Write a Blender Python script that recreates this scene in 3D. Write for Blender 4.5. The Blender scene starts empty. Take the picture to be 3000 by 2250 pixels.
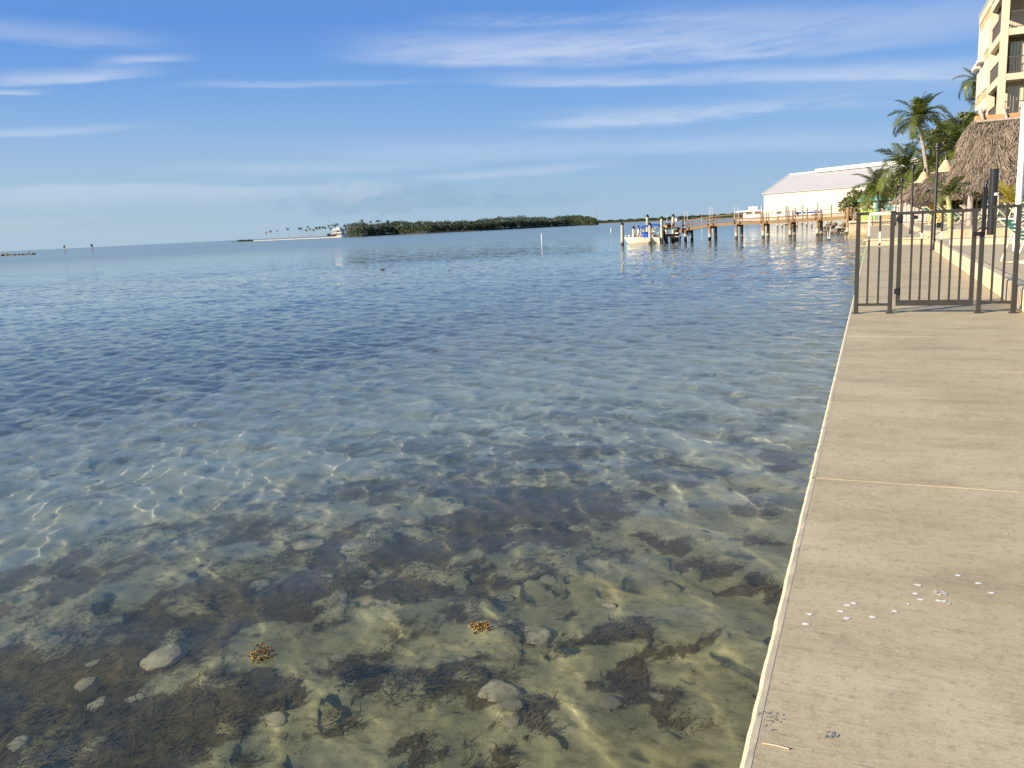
import bpy, math, random
import numpy as np
from mathutils import Matrix, Vector
S = bpy.context.scene
COL = S.collection
random.seed(11)
rng = np.random.default_rng(7)
R = math.radians

# ------------------------------------------------------------------ camera
CA, CP, CR, FPX, H = R(23.5518), R(10.6418), R(2.7824), 2450.0, 1.45
cA, sA, cp_, sp_ = math.cos(CA), math.sin(CA), math.cos(CP), math.sin(CP)
_R0 = Vector((cA, sA, 0)); _F = Vector((-sA*cp_, cA*cp_, -sp_)); _U0 = Vector((-sA*sp_, cA*sp_, cp_))
_R = _R0*math.cos(CR) - _U0*math.sin(CR); _U = _R0*math.sin(CR) + _U0*math.cos(CR)
cd = bpy.data.cameras.new('camera'); cd.sensor_width = 36; cd.lens = FPX/3000*36
cd.clip_start = .05; cd.clip_end = 60000
cam = bpy.data.objects.new('camera', cd); COL.objects.link(cam)
_M = Matrix((_R, _U, -_F)).transposed().to_4x4(); _M.translation = (0, 0, H); cam.matrix_world = _M
S.camera = cam
EYE = Vector((0, 0, H))
def ray(x, y): return _F*FPX + _R*(x-1500) - _U*(y-1125)          # survey helpers: a sight line of the photograph
def at_z(x, y, z): d = ray(x, y); return EYE + d*((z-H)/d.z)
def at_y(x, y, Y): d = ray(x, y); return EYE + d*(Y/d.y)
def at_x(x, y, X): d = ray(x, y); return EYE + d*(X/d.x)
def az_el(x, y):
    d = ray(x, y).normalized(); return math.atan2(d.x, d.y), math.asin(d.z)

# ------------------------------------------------------------------ sky, sun, exposure
SUN_EL, SUN_AZ = R(20), R(226)
sdir = Vector((math.sin(SUN_AZ)*math.cos(SUN_EL), math.cos(SUN_AZ)*math.cos(SUN_EL), math.sin(SUN_EL)))
EXPOSURE = 1.05
S.view_settings.view_transform = 'Standard'; S.view_settings.look = 'None'
S.view_settings.exposure = EXPOSURE; S.view_settings.gamma = 1; S.view_settings.use_curve_mapping = False
w = bpy.data.worlds.new('World'); S.world = w; w.use_nodes = True
WN = w.node_tree; WN.nodes.clear()
class G:
    """tiny node-graph writer"""
    def __init__(s, nt): s.nt = nt
    def n(s, t, **k):
        nd = s.nt.nodes.new(t)
        for a, b in k.items(): setattr(nd, a, b)
        return nd
    def l(s, a, b): s.nt.links.new(a, b)
    def put(s, sock, v):
        if isinstance(v, bpy.types.NodeSocket): s.l(v, sock)
        else: sock.default_value = v
    def m(s, op, a, b=None, c=None, clamp=False):
        nd = s.n('ShaderNodeMath', operation=op, use_clamp=clamp); s.put(nd.inputs[0], a)
        if b is not None: s.put(nd.inputs[1], b)
        if c is not None: s.put(nd.inputs[2], c)
        return nd.outputs[0]
    def vm(s, op, a, b=None):
        nd = s.n('ShaderNodeVectorMath', operation=op); s.put(nd.inputs[0], a)
        if b is not None: s.put(nd.inputs[1], b)
        return nd.outputs['Value'] if op in ('DOT_PRODUCT', 'LENGTH') else nd.outputs[0]
    def comb(s, x, y, z):
        nd = s.n('ShaderNodeCombineXYZ'); s.put(nd.inputs[0], x); s.put(nd.inputs[1], y); s.put(nd.inputs[2], z); return nd.outputs[0]
    def sep(s, v):
        nd = s.n('ShaderNodeSeparateXYZ'); s.l(v, nd.inputs[0]); return nd.outputs
    def noise(s, vec, scale, detail=3, rough=.5, dist=0, col=False):
        nd = s.n('ShaderNodeTexNoise'); nd.inputs['Scale'].default_value = scale; nd.inputs['Detail'].default_value = detail
        nd.inputs['Roughness'].default_value = rough; nd.inputs['Distortion'].default_value = dist
        if vec is not None: s.l(vec, nd.inputs['Vector'])
        return nd.outputs['Color' if col else 'Fac']
    def ramp(s, fac, stops, interp='LINEAR'):
        nd = s.n('ShaderNodeValToRGB'); r = nd.color_ramp; r.interpolation = interp
        while len(r.elements) < len(stops): r.elements.new(.5)
        for e, (p, c) in zip(r.elements, stops):
            e.position = p; e.color = (c, c, c, 1) if isinstance(c, (int, float)) else (*c[:3], 1)
        s.put(nd.inputs[0], fac); return nd.outputs[0]
    def mix(s, f, a, b, bt='MIX'):
        nd = s.n('ShaderNodeMix', data_type='RGBA', blend_type=bt)
        s.put(nd.inputs[0], f)
        for i, v in ((6, a), (7, b)):
            if isinstance(v, (tuple, list)): nd.inputs[i].default_value = (*v[:3], 1)
            else: s.l(v, nd.inputs[i])
        return nd.outputs[2]
    def mapr(s, v, a, b, c=0, d=1, smooth=False):
        nd = s.n('ShaderNodeMapRange'); nd.interpolation_type = 'SMOOTHSTEP' if smooth else 'LINEAR'
        s.put(nd.inputs[0], v); nd.inputs[1].default_value = a; nd.inputs[2].default_value = b
        nd.inputs[3].default_value = c; nd.inputs[4].default_value = d; return nd.outputs[0]
def lin(r, g, b):
    f = lambda c: ((c/255+.055)/1.055)**2.4 if c > 10 else c/255/12.92
    return (f(r), f(g), f(b))
def build_world():
    g = G(WN)
    STR = .1
    K = 1/(2**EXPOSURE)/STR
    out = g.n('ShaderNodeOutputWorld'); bg = g.n('ShaderNodeBackground'); bg.inputs[1].default_value = STR
    sk = g.n('ShaderNodeTexSky', sky_type='NISHITA', sun_disc=False)
    sk.sun_elevation = SUN_EL; sk.sun_rotation = SUN_AZ; sk.air_density = 1.0; sk.dust_density = .3; sk.ozone_density = 2.0
    tc = g.n('ShaderNodeTexCoord'); D = tc.outputs['Generated']
    x, y, z = g.sep(D)
    el = g.m('ARCSINE', z); az = g.m('ARCTAN2', x, y)
    s = lambda *c: tuple(v*K for v in lin(*c))
    blue = g.ramp(g.m('ADD', el, .1), [(0, (.28, .40, .52)), (.1, s(158, 188, 215)), (.15, s(147, 183, 220)), (.20, s(136, 177, 226)),
                                    (.26, s(116, 164, 226)), (.33, s(95, 147, 220)), (.42, s(104, 148, 208)), (1, s(94, 132, 188))])
    hz = g.m('MULTIPLY', g.mapr(el, .19, .0, 0, 1, True), g.mapr(az, -.1, -1.05, 0, .75, True))
    blue = g.mix(hz, blue, s(172, 198, 216))
    sky = g.mix(.95, sk.outputs[0], blue)
    # cirrus streaks, banks and puffs in azimuth / elevation
    P = g.comb(az, el, 0)
    warp = g.noise(g.comb(g.m('MULTIPLY', az, 3.), g.m('MULTIPLY', el, 14.), 0), 1.6, 3)
    elw = g.m('ADD', el, g.m('MULTIPLY', g.m('SUBTRACT', warp, .5), .022))
    wisp = g.noise(g.comb(g.m('MULTIPLY', az, 5.), g.m('MULTIPLY', g.m('SUBTRACT', elw, g.m('MULTIPLY', az, .055)), 75.), .3), 1.0, 7, .62)
    wispf = g.noise(g.comb(g.m('MULTIPLY', g.m('ADD', az, g.m('MULTIPLY', el, 1.6)), 22.), g.m('MULTIPLY', elw, 130.), 1.7), 1.0, 6, .66)
    tex = g.m('ADD', g.m('MULTIPLY', wisp, .62), g.m('MULTIPLY', wispf, .38))
    acc = None
    def streak(x0, y0, x1, y1, up, dn, st, fl=.3, fr=.3, lo=.36, hi=.66):
        nonlocal acc
        a0, e0 = az_el(x0, y0); a1, e1 = az_el(x1, y1)
        t = g.mapr(az, a0, a1)
        dl = g.m('SUBTRACT', elw, g.m('MULTIPLY_ADD', t, e1-e0, e0))
        u = g.mapr(dl, up/FPX, 0, 0, 1, True); d = g.mapr(dl, -dn/FPX, 0, 0, 1, True)
        tt = g.m('MULTIPLY', g.mapr(az, a0, a0+(a1-a0)*fl, 0, 1, True), g.mapr(az, a1, a1-(a1-a0)*fr, 0, 1, True))
        mk = g.m('MULTIPLY', g.m('MULTIPLY', u, d), tt)
        v = g.m('MULTIPLY', g.m('MULTIPLY', mk, g.mapr(tex, lo, hi, 0, 1, True)), st)
        acc = v if acc is None else g.m('SUBTRACT', 1., g.m('MULTIPLY', g.m('SUBTRACT', 1., acc), g.m('SUBTRACT', 1., v)))
    streak(860, 168, 3100, 84, 110, 22, .62, .22, .45, .25, .6)
    streak(1250, 160, 2300, 112, 60, 16, .42, .2, .5, .2, .5)
    streak(1130, 62, 2500, 30, 34, 14, .42, .3, .5)
    streak(1700, 60, 3300, 30, 90, 70, .30, .3, .2, .1, .5)
    streak(1250, 232, 3300, 186, 46, 14, .5, .22, .3, .25, .6)
    streak(1900, 220, 3300, 190, 60, 60, .22, .4, .2, .0, .4)
    streak(1430, 372, 2900, 268, 55, 24, .55, .25, .5, .34, .6)
    streak(-300, 60, 620, 150, 56, 26, .30, .3, .45, .25, .55)
    streak(-200, 238, 560, 214, 34, 10, .62, .4, .45, .26, .55)
    streak(230, 190, 620, 180, 24, 9, .5, .4, .45, .25, .55)
    streak(-200, 266, 170, 258, 12, 6, .55, .2, .4, .2, .5)
    streak(-300, 402, 560, 368, 22, 12, .38, .2, .6, .2, .5)
    streak(420, 250, 1400, 236, 18, 10, .3, .3, .5, .2, .5)
    streak(500, 440, 3200, 385, 60, 30, .28, .35, .3, .2, .6)
    streak(300, 500, 1500, 470, 30, 20, .22, .4, .4, .2, .5)
    streak(1150, 530, 1900, 476, 26, 16, .3, .3, .4, .25, .55)
    streak(-200, 560, 1150, 540, 16, 60, .3, .2, .4, .0, .35)
    streak(2330, 240, 3300, 215, 20, 10, .0, .3, .4)
    white = g.mix(.0, s(226, 233, 246), s(226, 233, 246))
    sky = g.mix(g.m('MULTIPLY', acc, .78), sky, white)
    # contrail scrap
    # low bank: greyish, lumpy top
    lump = g.noise(g.comb(g.m('MULTIPLY', az, 26.), g.m('MULTIPLY', el, 60.), 4.), 1.0, 7, .68)
    def puff(cx, cy, rx, ry, st, tint, lo=.42, hi=.56):
        nonlocal sky
        a, e = az_el(cx, cy)
        q = g.m('ADD', g.m('POWER', g.m('DIVIDE', g.m('SUBTRACT', az, a), rx/FPX), 2.), g.m('POWER', g.m('DIVIDE', g.m('SUBTRACT', el, e), ry/FPX), 2.))
        f = g.mapr(g.m('SUBTRACT', g.m('MULTIPLY', lump, 1.3), g.m('MULTIPLY', q, .42)), lo, hi, 0, st, True)
        sky = g.mix(f, sky, s(*tint))
    puff(1150, 585, 420, 50, .5, (150, 178, 206), .30, .60)
    puff(1010, 562, 130, 40, .36, (194, 210, 226), .34, .64)
    puff(1100, 548, 120, 38, .3, (190, 208, 226), .36, .62)
    puff(1500, 590, 330, 30, .3, (146, 176, 208), .3, .6)
    puff(60, 655, 130, 22, .38, (190, 206, 220), .36, .6)
    puff(250, 640, 90, 14, .28, (188, 206, 220), .36, .6)
    puff(480, 620, 520, 40, .22, (164, 188, 208), .2, .6)
    lp = g.mix(g.mapr(z, -.02, -.002, 0, 1), tuple(v*.5 for v in s(120, 150, 175)), sky)
    g.l(lp, bg.inputs[0]); g.l(bg.outputs[0], out.inputs[0])
build_world()
sl = bpy.data.lights.new('sun', 'SUN'); sl.energy = 5.0; sl.angle = R(.53); sl.color = (1.0, .85, .655)
sl.cycles.is_caustics_light = True
sun = bpy.data.objects.new('sun', sl); COL.objects.link(sun); sun.rotation_euler = sdir.to_track_quat('Z', 'Y').to_euler()
sun.location = sdir*50

# ------------------------------------------------------------------ helpers
def tag(o, label=None, cat=None, group=None, kind=None):
    if label: o['label'] = label
    if cat: o['category'] = cat
    if group: o['group'] = group
    if kind: o['kind'] = kind
    return o
def empty(name, loc, label=None, cat=None, group=None, rz=0):
    o = bpy.data.objects.new(name, None); COL.objects.link(o); o.location = loc; o.rotation_euler = (0, 0, rz)
    o.empty_display_size = .1
    return tag(o, label, cat, group)
def link(name, me, parent=None, mtl=None):
    o = bpy.data.objects.new(name, me); COL.objects.link(o)
    if parent is not None: o.parent = parent
    if mtl is not None and not me.materials: me.materials.append(mtl)
    return o
class MB:
    """collects simple shapes into one mesh"""
    def __init__(s): s.v = []; s.f = []; s.sm = []
    def add(s, vs, fs, smooth=False):
        b = len(s.v); s.v += [tuple(v) for v in vs]; s.f += [tuple(i+b for i in f) for f in fs]; s.sm += [smooth]*len(fs); return s
    def box(s, c, d, rz=0, b=0, M=None):
        hx, hy, hz = d[0]/2, d[1]/2, d[2]/2
        if b:
            P = []
            for sz in (-1, 1):
                for (zz, ins) in ((sz*hz, b), (sz*(hz-b), 0)) if sz > 0 else ((sz*hz, b), (sz*(hz-b), 0)):
                    P.append((zz, ins))
            P.sort()
            vs = []; fs = []
            for zz, ins in P:
                ax, ay = hx-ins, hy-ins; c2 = b if ins == 0 else b*.6
                c2 = min(c2, ax*.9, ay*.9)
                vs += [(-ax+c2, -ay, zz), (ax-c2, -ay, zz), (ax, -ay+c2, zz), (ax, ay-c2, zz), (ax-c2, ay, zz), (-ax+c2, ay, zz), (-ax, ay-c2, zz), (-ax, -ay+c2, zz)]
            for k in range(3):
                for i in range(8): fs.append((k*8+i, k*8+(i+1) % 8, k*8+8+(i+1) % 8, k*8+8+i))
            fs.append(tuple(range(7, -1, -1))); fs.append(tuple(range(24, 32)))
        else:
            vs = [(x*hx, y*hy, z*hz) for z in (-1, 1) for y in (-1, 1) for x in (-1, 1)]
            fs = [(0, 2, 3, 1), (4, 5, 7, 6), (0, 1, 5, 4), (2, 6, 7, 3), (0, 4, 6, 2), (1, 3, 7, 5)]
        m = Matrix.Rotation(rz, 4, 'Z') if M is None else M
        return s.add([Vector(c) + (m @ Vector(v)) for v in vs], fs)
    def tube(s, pts, r, n=8, cap=True, smooth=True):
        pts = [Vector(p) for p in pts]; k = len(pts)
        rs = r if isinstance(r, (list, tuple)) else [r]*k
        vs = []; up = Vector((0, 0, 1)); u = None
        for i, p in enumerate(pts):
            t = (pts[min(i+1, k-1)] - pts[max(i-1, 0)]).normalized()
            if u is None:
                u = t.cross(up if abs(t.z) < .95 else Vector((0, 1, 0))).normalized()
            else:
                u = (u - t*u.dot(t)).normalized()
            v = t.cross(u)
            for j in range(n):
                a = 2*math.pi*j/n; vs.append(p + (u*math.cos(a) + v*math.sin(a))*rs[i])
        fs = [(i*n+j, i*n+(j+1) % n, (i+1)*n+(j+1) % n, (i+1)*n+j) for i in range(k-1) for j in range(n)]
        s.add(vs, fs, smooth)
        if cap: s.add(vs[:n], [tuple(range(n-1, -1, -1))]); s.add(vs[-n:], [tuple(range(n))])
        return s
    def cyl(s, a, b, r, r2=None, n=10): return s.tube([a, b], [r, r if r2 is None else r2], n)
    def lathe(s, base, prof, n=12):
        vs = [Vector(base) + Vector((r*math.cos(2*math.pi*j/n), r*math.sin(2*math.pi*j/n), z)) for r, z in prof for j in range(n)]
        k = len(prof)
        fs = [(i*n+j, i*n+(j+1) % n, (i+1)*n+(j+1) % n, (i+1)*n+j) for i in range(k-1) for j in range(n)]
        return s.add(vs, fs, True)
    def quad(s, a, b, c, d): return s.add([a, b, c, d], [(0, 1, 2, 3)])
    def prism(s, poly, ext):
        n = len(poly); e = Vector(ext); vs = [Vector(p) for p in poly] + [Vector(p)+e for p in poly]
        return s.add(vs, [tuple(range(n-1, -1, -1)), tuple(range(n, 2*n))] + [(i, (i+1) % n, n+(i+1) % n, n+i) for i in range(n)])
    def mesh(s, name):
        me = bpy.data.meshes.new(name); me.from_pydata(s.v, [], s.f)
        me.polygons.foreach_set('use_smooth', s.sm); me.update(); return me
    def build(s, name, mtl, parent=None, org=None):
        if org is not None:
            o0 = Vector(org); s.v = [tuple(Vector(v)-o0) for v in s.v]
        o = link(name, s.mesh(name), parent, mtl)
        if org is not None: o.location = org
        return o
def np_mesh(name, V, F, smooth=False, attr=None):
    """V (n,3), F (m,k) arrays to a mesh"""
    me = bpy.data.meshes.new(name); me.vertices.add(len(V)); me.vertices.foreach_set('co', np.ascontiguousarray(V, np.float32).ravel())
    k = F.shape[1]; me.loops.add(F.size); me.loops.foreach_set('vertex_index', np.ascontiguousarray(F, np.int32).ravel())
    me.polygons.add(len(F)); me.polygons.foreach_set('loop_start', np.arange(0, F.size, k, dtype=np.int32))
    me.polygons.foreach_set('use_smooth', np.full(len(F), smooth))
    for nm, a in (attr or {}).items():
        at = me.attributes.new(nm, 'FLOAT', 'POINT'); at.data.foreach_set('value', np.ascontiguousarray(a, np.float32).ravel())
    me.update(calc_edges=True); return me
def grid_faces(n, m):
    i = np.arange(n*m).reshape(n, m); return np.stack([i[:-1, :-1], i[:-1, 1:], i[1:, 1:], i[1:, :-1]], -1).reshape(-1, 4)
def copy_tree(o, parent=None):
    c = o.copy(); COL.objects.link(c)
    if parent is not None: c.parent = parent
    for ch in list(o.children): copy_tree(ch, c)
    return c
_T = rng.random((256, 256))
def vnoise(x, y):
    xi, yi = np.floor(x).astype(int), np.floor(y).astype(int); fx, fy = x-xi, y-yi
    fx = fx*fx*(3-2*fx); fy = fy*fy*(3-2*fy); q = lambda a, b: _T[a & 255, b & 255]
    return (q(xi, yi)*(1-fx)+q(xi+1, yi)*fx)*(1-fy) + (q(xi, yi+1)*(1-fx)+q(xi+1, yi+1)*fx)*fy
def fbm(x, y, o=4, g=.5):
    s = 0; a = 1; t = 0
    for k in range(o):
        s = s + a*vnoise(x*2**k+17.3*k, y*2**k-9.1*k); t += a; a *= g
    return s/t
sstep = lambda a, b, x: (lambda t: t*t*(3-2*t))(np.clip((x-a)/(b-a), 0, 1))

# ------------------------------------------------------------------ materials
def mat(name, col, rough=.7, var=.18, scale=6., bump=0., bscale=40., metal=0., spec=.4, col2=None, stretch=(1, 1, 1), coat=0, sheen=0, trans=0):
    m = bpy.data.materials.new(name); m.use_nodes = True; nt = m.node_tree; g = G(nt)
    b = nt.nodes['Principled BSDF']
    tc = g.n('ShaderNodeTexCoord'); mp = g.n('ShaderNodeMapping'); mp.inputs['Scale'].default_value = stretch
    g.l(tc.outputs['Object'], mp.inputs[0]); V = mp.outputs[0]
    c2 = col2 or tuple(max(0, c*(1-var*2)) for c in col)
    n1 = g.noise(V, scale, 6, .6)
    f = g.mapr(n1, .3, .7)
    c = g.mix(f, tuple(min(1, v*(1+var*.5)) for v in col), c2)
    g.l(c, b.inputs['Base Color'])
    b.inputs['Roughness'].default_value = rough; b.inputs['Metallic'].default_value = metal
    b.inputs['Specular IOR Level'].default_value = spec
    if coat: b.inputs['Coat Weight'].default_value = coat
    if bump:
        bp = g.n('ShaderNodeBump'); bp.inputs['Strength'].default_value = bump; bp.inputs['Distance'].default_value = .01
        g.l(g.noise(V, bscale, 5, .6), bp.inputs['Height']); g.l(bp.outputs[0], b.inputs['Normal'])
    return m
def leaf_mat(name, c1, c2, scale=1.2, rough=.5, tl=.25):
    m = bpy.data.materials.new(name); m.use_nodes = True; nt = m.node_tree; g = G(nt); nt.nodes.clear()
    out = g.n('ShaderNodeOutputMaterial'); b = g.n('ShaderNodeBsdfPrincipled'); b.inputs['Roughness'].default_value = rough
    b.inputs['Specular IOR Level'].default_value = .35
    t = g.n('ShaderNodeBsdfTranslucent'); mx = g.n('ShaderNodeMixShader'); mx.inputs[0].default_value = tl
    tc = g.n('ShaderNodeTexCoord'); oi = g.n('ShaderNodeObjectInfo')
    gm = g.n('ShaderNodeNewGeometry')
    n = g.m('ADD', g.m('MULTIPLY', g.noise(tc.outputs['Object'], scale, 3), .75), g.m('MULTIPLY', g.m('ADD', g.m('MULTIPLY', gm.outputs['Random Per Island'], .6), g.m('MULTIPLY', oi.outputs['Random'], .4)), .5))
    c = g.mix(g.mapr(n, .3, .85), c1, c2)
    g.l(c, b.inputs['Base Color']); g.l(g.mix(1., c, (1, 1, .6), 'MULTIPLY'), t.inputs[0])
    g.l(b.outputs[0], mx.inputs[1]); g.l(t.outputs[0], mx.inputs[2]); g.l(mx.outputs[0], out.inputs[0])
    return m
# ------------------------------------------------------------------ sea, seabed, weed
WZ = -1.15
EDGE = -.287
def bed_z(X, Y):
    r = np.hypot(X, Y)
    return WZ - (.62 + .06*np.sin(X*.4+1)) - .75*sstep(7, 17, r) - .9*sstep(17, 45, r)
def bed_px(x, y):
    """where the sight line at (x, y) meets the bottom after bending at the surface"""
    d = ray(x, y).normalized(); p = EYE + d*((WZ-H)/d.z)
    n = Vector((0, 0, 1)); c = -d.dot(n); e = 1/1.333
    t = d*e + n*(e*c - math.sqrt(1 - e*e*(1-c*c)))
    q = p.copy()
    for _ in range(4):
        zb = float(bed_z(np.array(q.x), np.array(q.y))); q = p + t*((zb-WZ)/t.z)
    return np.array([q.x, q.y])
PATCH = [  # weed beds as they lie on the bottom: centre, half axes (surveyed in photo pixels), turn, strength
 (150, 2150, 420, 170, 0, 1.), (500, 2180, 260, 110, 0, .9), (700, 2060, 200, 80, 10, .75), (300, 1900, 420, 130, 12, .8), (120, 2000, 200, 90, 10, .9), (620, 1780, 420, 90, 14, .75), (950, 1680, 380, 100, 10, .65),
 (1150, 1580, 320, 70, 6, .7), (1600, 1500, 300, 90, 6, 1.), (1500, 1440, 220, 60, 0, .95), (1380, 1580, 200, 50, 4, .75), (1250, 1400, 300, 70, 6, .7), (1500, 1300, 380, 70, 0, .6), (1800, 1350, 300, 60, 0, .55),
 (800, 1520, 260, 70, 12, .55), (400, 1600, 260, 70, 16, .6), (120, 1720, 240, 80, 16, .65), (1100, 1300, 180, 40, 4, .5), (1750, 1230, 300, 40, 0, .45), (2100, 1240, 200, 36, 0, .45),
 (1700, 1868, 110, 26, 4, 1.), (1840, 1850, 70, 36, -20, 1.), (1885, 1935, 60, 46, 60, .95), (1850, 1985, 90, 40, 10, .85), (1905, 2050, 70, 50, 60, .95), (1950, 2130, 60, 30, 20, .8),
 (1510, 2070, 80, 40, 0, .85), (1570, 2110, 70, 24, 0, .85), (1250, 2000, 200, 60, 8, .8), (1060, 1960, 120, 50, 0, .8), (930, 2120, 90, 50, 0, .7), (1400, 1810, 100, 34, 0, .65), (1340, 1800, 50, 30, 0, .8), (1490, 1855, 40, 22, 0, .7),
 (1180, 2230, 120, 26, 0, .7), (1440, 2215, 90, 18, 0, .65), (2010, 1920, 70, 22, 0, .8), (2110, 1890, 70, 18, 0, .75), (2190, 1730, 80, 22, 0, .7), (2300, 1730, 60, 22, 0, .8), (1960, 1600, 110, 26, 6, .8), (2060, 1660, 80, 22, 4, .7),
 (1750, 1640, 130, 24, 0, .6), (1560, 1690, 110, 24, 0, .65), (1400, 1700, 130, 30, 0, .6), (1200, 1720, 140, 36, 0, .6), (2200, 1560, 90, 22, 0, .6), (2270, 1500, 90, 20, 0, .55), (2330, 1330, 90, 34, 0, .9), (2270, 1380, 60, 22, 0, .8), (2390, 1300, 60, 30, 0, .8),
 (2180, 1290, 50, 22, 0, .8), (2000, 1400, 120, 26, 0, .5), (2080, 1480, 80, 18, 0, .5), (1650, 1780, 60, 14, 0, .6), (2080, 2040, 50, 10, 0, .4), (640, 1930, 90, 40, 0, .5), (1000, 1800, 120, 40, 6, .5),
 (1960, 1230, 260, 26, 0, .45), (1600, 1190, 240, 22, 0, .35), (2250, 1220, 120, 20, 0, .4), (1330, 1200, 160, 20, 0, .35)]
_PB = []
for (x, y, rx, ry, a, st) in PATCH:
    c = bed_px(x, y); ca, sa = math.cos(R(a)), math.sin(R(a))
    u = (bed_px(x+rx*ca*.5, y-rx*sa*.5)-c)*2; v = (bed_px(x+ry*sa*.5, y+ry*ca*.5)-c)*2
    _PB.append((c, np.linalg.inv(np.stack([u, v], 1)), st))
def weed(X, Y):
    s = np.zeros_like(X)
    wx, wy = (fbm(X*2.6, Y*2.6, 5, .65)-.5)*.9, (fbm(X*2.6+40, Y*2.6+9, 5, .65)-.5)*1.1
    for c, I, st in _PB:
        dx, dy = X+wx-c[0], Y+wy-c[1]
        q = (I[0, 0]*dx+I[0, 1]*dy)**2 + (I[1, 0]*dx+I[1, 1]*dy)**2
        s = 1-(1-s)*(1-st*np.clip(1.6-q*1.15, 0, 1)*.95)
    r = np.hypot(X, Y)
    az = np.degrees(np.arctan2(X, Y)); rb = np.interp(az, [-70, -52, -33, -12, 0], [12.5, 14, 17.5, 28, 34])*(1+.25*(fbm(X*.3, Y*.3, 3)-.5))
    far = .88*sstep(rb, rb+4, r)*(1-.45*sstep(rb+8, rb+30, r))
    s = np.clip(np.maximum(s, far), 0, 1)
    n = fbm(X*4.6+3, Y*3.0+7, 5, .75)
    s = np.maximum(s, .30*sstep(.45, .7, fbm(X*1.1+31, Y*1.1, 3)))
    return np.clip(s*1.35-.10 + (n-.5)*2.7, 0, 1)*sstep(.0, .3, s)
def sand_relief(X, Y):
    a = fbm(X*.9, Y*.9, 3); b = fbm(X*2.6+11, Y*2.6, 4); c = fbm(X*9, Y*9, 3)
    hump = np.clip(b-.47, 0, 1)**1.2
    return (a-.5)*.12 + hump*.32 + (c-.5)*.022
# the bottom
def polar(r0, r1, nr, a0, a1, na):
    r = r0*np.exp(np.linspace(0, math.log(r1/r0), nr)); a = np.radians(np.linspace(a0, a1, na))
    return np.sin(a)[None, :]*r[:, None], np.cos(a)[None, :]*r[:, None], r
BX, BY, _ = polar(1.0, 70, 620, -84, 18, 520)
W = weed(BX, BY)*(1-.75*sstep(.075, .15, np.clip(fbm(BX*2.6+11, BY*2.6, 4)-.47, 0, 1)))
BZ = bed_z(BX, BY) + sand_relief(BX, BY) + .03*W*(fbm(BX*14, BY*14, 3))
def grid_obj(name, X, Y, Z, m, attr=None):
    V = np.stack([X, Y, Z], -1).reshape(-1, 3); F = grid_faces(*X.shape)
    return link(name, np_mesh(name, V, F, True, attr), None, m)
def sand_mat():
    m = bpy.data.materials.new('sand and weed bed'); m.use_nodes = True; nt = m.node_tree; g = G(nt); nt.nodes.clear()
    out = g.n('ShaderNodeOutputMaterial'); d = g.n('ShaderNodeBsdfDiffuse')
    tc = g.n('ShaderNodeTexCoord'); V = tc.outputs['Object']; at = g.n('ShaderNodeAttribute', attribute_name='weed').outputs['Fac']
    n1 = g.noise(V, 1.6, 5, .6); n2 = g.noise(V, 14, 6, .65); n3 = g.noise(V, 90, 3, .6)
    sand = g.mix(g.mapr(n1, .3, .7), (.345, .335, .185), (.265, .26, .14))
    sand = g.mix(g.mapr(n2, .50, .70), sand, (.21, .20, .105))
    n4 = g.noise(g.vm('MULTIPLY', V, (1., 2.2, 1.)), 5.5, 6, .7); sand = g.mix(g.mapr(n4, .50, .66, 0, .75), sand, (.17, .155, .08))
    sand = g.mix(g.mapr(n3, .58, .72, 0, .5), sand, (.2, .17, .1))
    wd = g.mix(g.mapr(n2, .35, .65), (.08, .066, .03), (.145, .12, .058))
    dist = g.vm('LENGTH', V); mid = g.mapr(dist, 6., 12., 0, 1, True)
    sand = g.mix(mid, sand, g.mix(g.mapr(n1, .35, .65), (.62, .62, .47), (.46, .47, .36)))  # paler sand and weed farther out, underwater haze and missing sunlight put into colour
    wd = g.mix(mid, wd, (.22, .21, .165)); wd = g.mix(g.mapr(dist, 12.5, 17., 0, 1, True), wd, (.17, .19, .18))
    f = g.m('ADD', at, g.m('MULTIPLY', g.m('SUBTRACT', g.m('ADD', g.m('MULTIPLY', n2, .5), g.m('MULTIPLY', n4, .5)), .5), 1.5))
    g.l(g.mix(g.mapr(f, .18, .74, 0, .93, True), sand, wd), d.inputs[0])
    bp = g.n('ShaderNodeBump'); bp.inputs['Strength'].default_value = .6; bp.inputs['Distance'].default_value = .02
    g.l(g.m('ADD', n2, g.m('MULTIPLY', n3, .4)), bp.inputs['Height']); g.l(bp.outputs[0], d.inputs['Normal'])
    g.l(d.outputs[0], out.inputs[0]); return m
MSAND = sand_mat()
SPLIT = int(np.searchsorted(np.hypot(BX[:, 0], BY[:, 0]), 12.5))
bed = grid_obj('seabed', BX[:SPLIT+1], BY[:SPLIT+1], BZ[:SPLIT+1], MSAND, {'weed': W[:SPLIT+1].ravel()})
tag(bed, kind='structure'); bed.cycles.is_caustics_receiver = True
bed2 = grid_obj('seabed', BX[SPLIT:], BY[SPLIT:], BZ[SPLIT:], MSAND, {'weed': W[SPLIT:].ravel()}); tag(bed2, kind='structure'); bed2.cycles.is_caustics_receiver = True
deep = MB(); deep.quad((-9000, -300, -3.6), (4000, -300, -3.6), (4000, 16000, -3.6), (-9000, 16000, -3.6))
o = deep.build('seabed', mat('deep bed', (.24, .30, .29), 1, .2, .02)); tag(o, kind='structure'); o.cycles.is_caustics_receiver = True

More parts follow.
